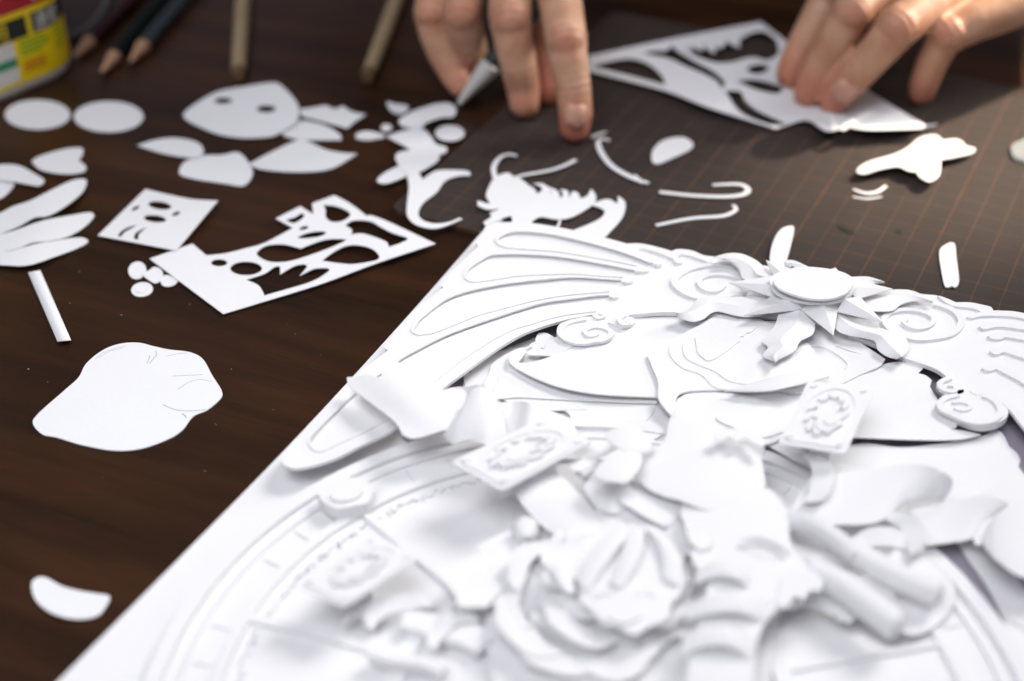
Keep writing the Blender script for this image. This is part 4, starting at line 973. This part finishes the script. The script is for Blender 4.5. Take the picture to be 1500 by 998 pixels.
# hand with the knife (left in the picture): index finger presses the mat
ix = chain((842, 187, 8.5, 6.6), (843, 165, 15, 7.4), (839, 125, 26, 7.7), (833, 88, 36, 8.2), (829, 58, 43, 8.9), (822, 10, 49, 9.4), (806, -70, 58, 10.5))
md = chain((768, 152, 8.8, 6.8), (766, 128, 15, 7.6), (760, 98, 25, 8.1), (752, 60, 36, 8.6), (747, 26, 45, 9.3), (748, -20, 52, 9.8), (757, -85, 60, 11))
rg = chain((693, 112, 8, 6.2), (694, 96, 12, 7.0), (688, 70, 23, 7.8), (681, 45, 33, 8.4), (676, 18, 42, 9.0), (684, -28, 49, 9.5), (705, -85, 57, 10.5))
pk = chain((676, 126, 8, 5.8), (664, 110, 12, 6.3), (646, 76, 21, 6.8), (636, 48, 29, 7.2), (631, 20, 37, 7.8), (640, -25, 44, 8.3), (662, -85, 52, 9.5))
th = chain((806, 132, 7.5, 7.2), (806, 110, 12, 8.0), (800, 70, 18, 8.8), (790, 10, 28, 11), (775, -60, 40, 14))
WR1 = (P(738, -225, 74), 21)
ELB1 = (Vector((-95, 880, 130)), 34); SHO1 = (Vector((-40, 850, 400)), 44)
palm1 = [[md[-1], ix[-1], (P(752, -185, 68), 17), (P(795, -180, 64), 16)], [md[-1], rg[-1], (P(752, -185, 68), 17)], [rg[-1], pk[-1], (P(712, -180, 62), 15), (P(752, -185, 68), 17)],
         [th[-1], ix[-1], (P(782, -175, 56), 17), md[-1]], [(P(752, -185, 68), 18), (P(712, -180, 62), 16), (P(782, -175, 56), 17), WR1]]
b1 = [(P(829, 57, 44.6), 8.2), (P(747, 25, 46.5), 8.7), (P(676, 17, 43.5), 8.4), (P(631, 19, 38.2), 7.2)]
tips1 = [(P(842, 190, 8), 13, 1.0), (P(768, 152, 9), 11, .7), (P(693, 112, 9), 12, .5), (P(676, 126, 8), 12, .5), (P(806, 130, 8), 20, .9), (P(831, 60, 48), 8, .55), (P(747, 26, 50), 9, .45), (P(676, 18, 46), 9, .45), (P(631, 20, 42), 9, .45)]
nails1 = [(P(845, 172, 18.2), P(842, 187, 8.5)-P(843, 165, 15), Vector((.12, -.75, .66)), 4.6, 9.5)]
# hand holding the stencil sheet (right in the picture)
ra = chain((1158, 108, 9, 6.6), (1166, 88, 15, 7.2), (1184, 52, 25, 7.6), (1206, 12, 36, 8.2), (1222, -14, 43, 8.8), (1262, -50, 48, 9.4), (1325, -95, 52, 10.5))
rb = chain((1184, 134, 9, 6.8), (1194, 115, 15, 7.6), (1212, 82, 25, 8.0), (1232, 46, 36, 8.5), (1248, 18, 44, 9.2), (1292, -18, 48, 9.8), (1368, -68, 52, 11))
rc = chain((1222, 146, 9, 6.8), (1234, 130, 15, 7.5), (1262, 100, 25, 8.0), (1292, 68, 35, 8.5), (1315, 40, 43, 9.2), (1355, 12, 46, 9.8), (1425, -35, 50, 11))
rd = chain((1350, 134, 8.5, 6.0), (1355, 118, 14, 6.6), (1366, 90, 23, 7.0), (1378, 66, 31, 7.4), (1390, 50, 37, 8.2), (1428, 32, 41, 8.8), (1482, 8, 45, 10.5))
rt = chain((1172, 82, 7, 7.0), (1190, 60, 12, 7.8), (1230, 20, 18, 9), (1290, -30, 28, 11), (1350, -70, 38, 14))
WR2 = (P(1600, -175, 60), 21)
ELB2 = (Vector((440, 860, 120)), 36); SHO2 = (Vector((345, 775, 365)), 50)
palm2 = [[rb[-1], ra[-1], (P(1540, -150, 55), 16), (P(1500, -190, 50), 16)], [rb[-1], rc[-1], (P(1540, -150, 55), 16)], [rc[-1], rd[-1], (P(1600, -60, 50), 15), (P(1540, -150, 55), 16)],
         [rt[-1], ra[-1], (P(1500, -190, 50), 16), rb[-1]], [(P(1540, -150, 55), 17), (P(1600, -60, 50), 15), (P(1500, -190, 50), 16), WR2]]
b2 = [(P(1222, -14, 44.5), 8.1), (P(1248, 17, 45.5), 8.6), (P(1315, 38, 44.6), 8.6), (P(1390, 48, 38.4), 7.6)]
tips2 = [(P(1158, 108, 9), 14, .8), (P(1184, 134, 9), 14, .8), (P(1222, 146, 9), 13, .9), (P(1350, 134, 8), 12, .8), (P(1250, 20, 49), 9, .4), (P(1317, 42, 48), 10, .5), (P(1392, 50, 42), 9, .5)]
nails2 = [(P(1234, 138, 18.0), rc[0][0]-rc[1][0], Vector((.1, -.7, .7)), 4.9, 9.5)]

HEADC = Vector((195, 765, 560))  # unseen head and torso added, leaned in to shade the stencil sheet
coarse = limbs([[WR1, ELB1, SHO1], [WR2, ELB2, SHO2], [SHO1, (Vector((155, 850, 410)), 62), SHO2], [(Vector((155, 860, 405)), 72), (Vector((155, 960, 260)), 108), (Vector((155, 1050, 40)), 105)],
                [(Vector((170, 840, 430)), 52), (Vector((185, 800, 510)), 52)]]) + [[(HEADC, 72), (HEADC+Vector((0, -22, -55)), 48)], [(HEADC+Vector((0, -76, -30)), 9), (HEADC+Vector((0, -62, -2)), 7)],
                [(HEADC+Vector((70, 5, -15)), 13)], [(HEADC+Vector((-70, 5, -15)), 13)]]
meshes = [skin_mesh(limbs([ix, md, rg, pk, th]) + palm1 + [[b] for b in b1], .9, 7), skin_mesh(limbs([ra, rb, rc, rd, rt]) + palm2 + [[b] for b in b2], .9, 7), skin_mesh(coarse, 6, 6)]
bm = bmesh.new()
for m_ in meshes: bm.from_mesh(m_); bpy.data.meshes.remove(m_)
pc = Vector((160, 1000, 0))
for v_ in bm.verts: v_.co = (v_.co - pc)/1000
pm = bpy.data.meshes.new('person'); bm.to_mesh(pm); bm.free()
pm.materials.clear(); pm.materials.append(SKIN)
for p_ in pm.polygons: p_.material_index = 0
pm.polygons.foreach_set('use_smooth', [True]*len(pm.polygons))
co = np.empty(len(pm.vertices)*3); pm.vertices.foreach_get('co', co); co = co.reshape(-1, 3)*1000
for ch in (ix, md, rg, pk, ra, rb, rc, rd):
    for kq, amp in ((4, .34), (2, .2)):
        kc, kr = ch[kq]; kd_ = (ch[kq+1][0]-ch[kq-1][0]).normalized()
        dv = co - np.array(kc - pc); dd = np.linalg.norm(dv, axis=1); sx_ = dv @ np.array(kd_)
        w_ = np.exp(-((sx_)/5.0)**2)*(dd < kr*1.9)
        co += (dv/np.maximum(dd, 1e-3)[:, None])*(amp*w_*np.sin(2*math.pi*sx_/3.4))[:, None]
pm.vertices.foreach_set('co', (co/1000).ravel()); pm.update()
bl_ = np.zeros(len(co))
for c_, rr, w_ in tips1 + tips2: bl_ = np.maximum(bl_, w_*np.exp(-(np.linalg.norm(co - np.array(c_ - pc), axis=1)/rr)**2))
at = pm.attributes.new('blush', 'FLOAT', 'POINT'); at.data.foreach_set('value', bl_)
person = bpy.data.objects.new('person', pm); C.objects.link(person); person.location = pc/1000
tag(person, 'person with two bare hands working on the cutting mat, one holding the knife', 'person')
for a_ in nails1 + nails2: nail(person, *a_)
SHIRT = mat('dark_cotton', (0.02, 0.02, 0.022), 0.9, 0.2)
def dress(name, parts, vox, m):
    me = skin_mesh(parts, vox, 5); vs = [v_.co.copy() for v_ in me.vertices]; fs = [list(p_.vertices) for p_ in me.polygons]
    bpy.data.meshes.remove(me); return link(name, vs, fs, m, person, 179)
lerp = lambda a_, b_, t: (a_[0].lerp(b_[0], t), a_[1]*(1-t)+b_[1]*t)
gr = lambda p_, d: (p_[0], p_[1]+d)
dress('shirt', limbs([[gr(lerp(WR1, ELB1, .45), 12), gr(ELB1, 12), gr(SHO1, 12)], [gr(lerp(WR2, ELB2, .45), 12), gr(ELB2, 12), gr(SHO2, 12)], [gr(SHO1, 12), (Vector((155, 850, 405)), 74), gr(SHO2, 12)],
      [(Vector((155, 860, 400)), 86), (Vector((155, 960, 260)), 122), (Vector((155, 1050, 40)), 118)]]), 6, SHIRT)
dress('hair', [[(HEADC+Vector((0, 14, 16)), 76), (HEADC+Vector((0, 40, -20)), 60)]], 5, BLACK)
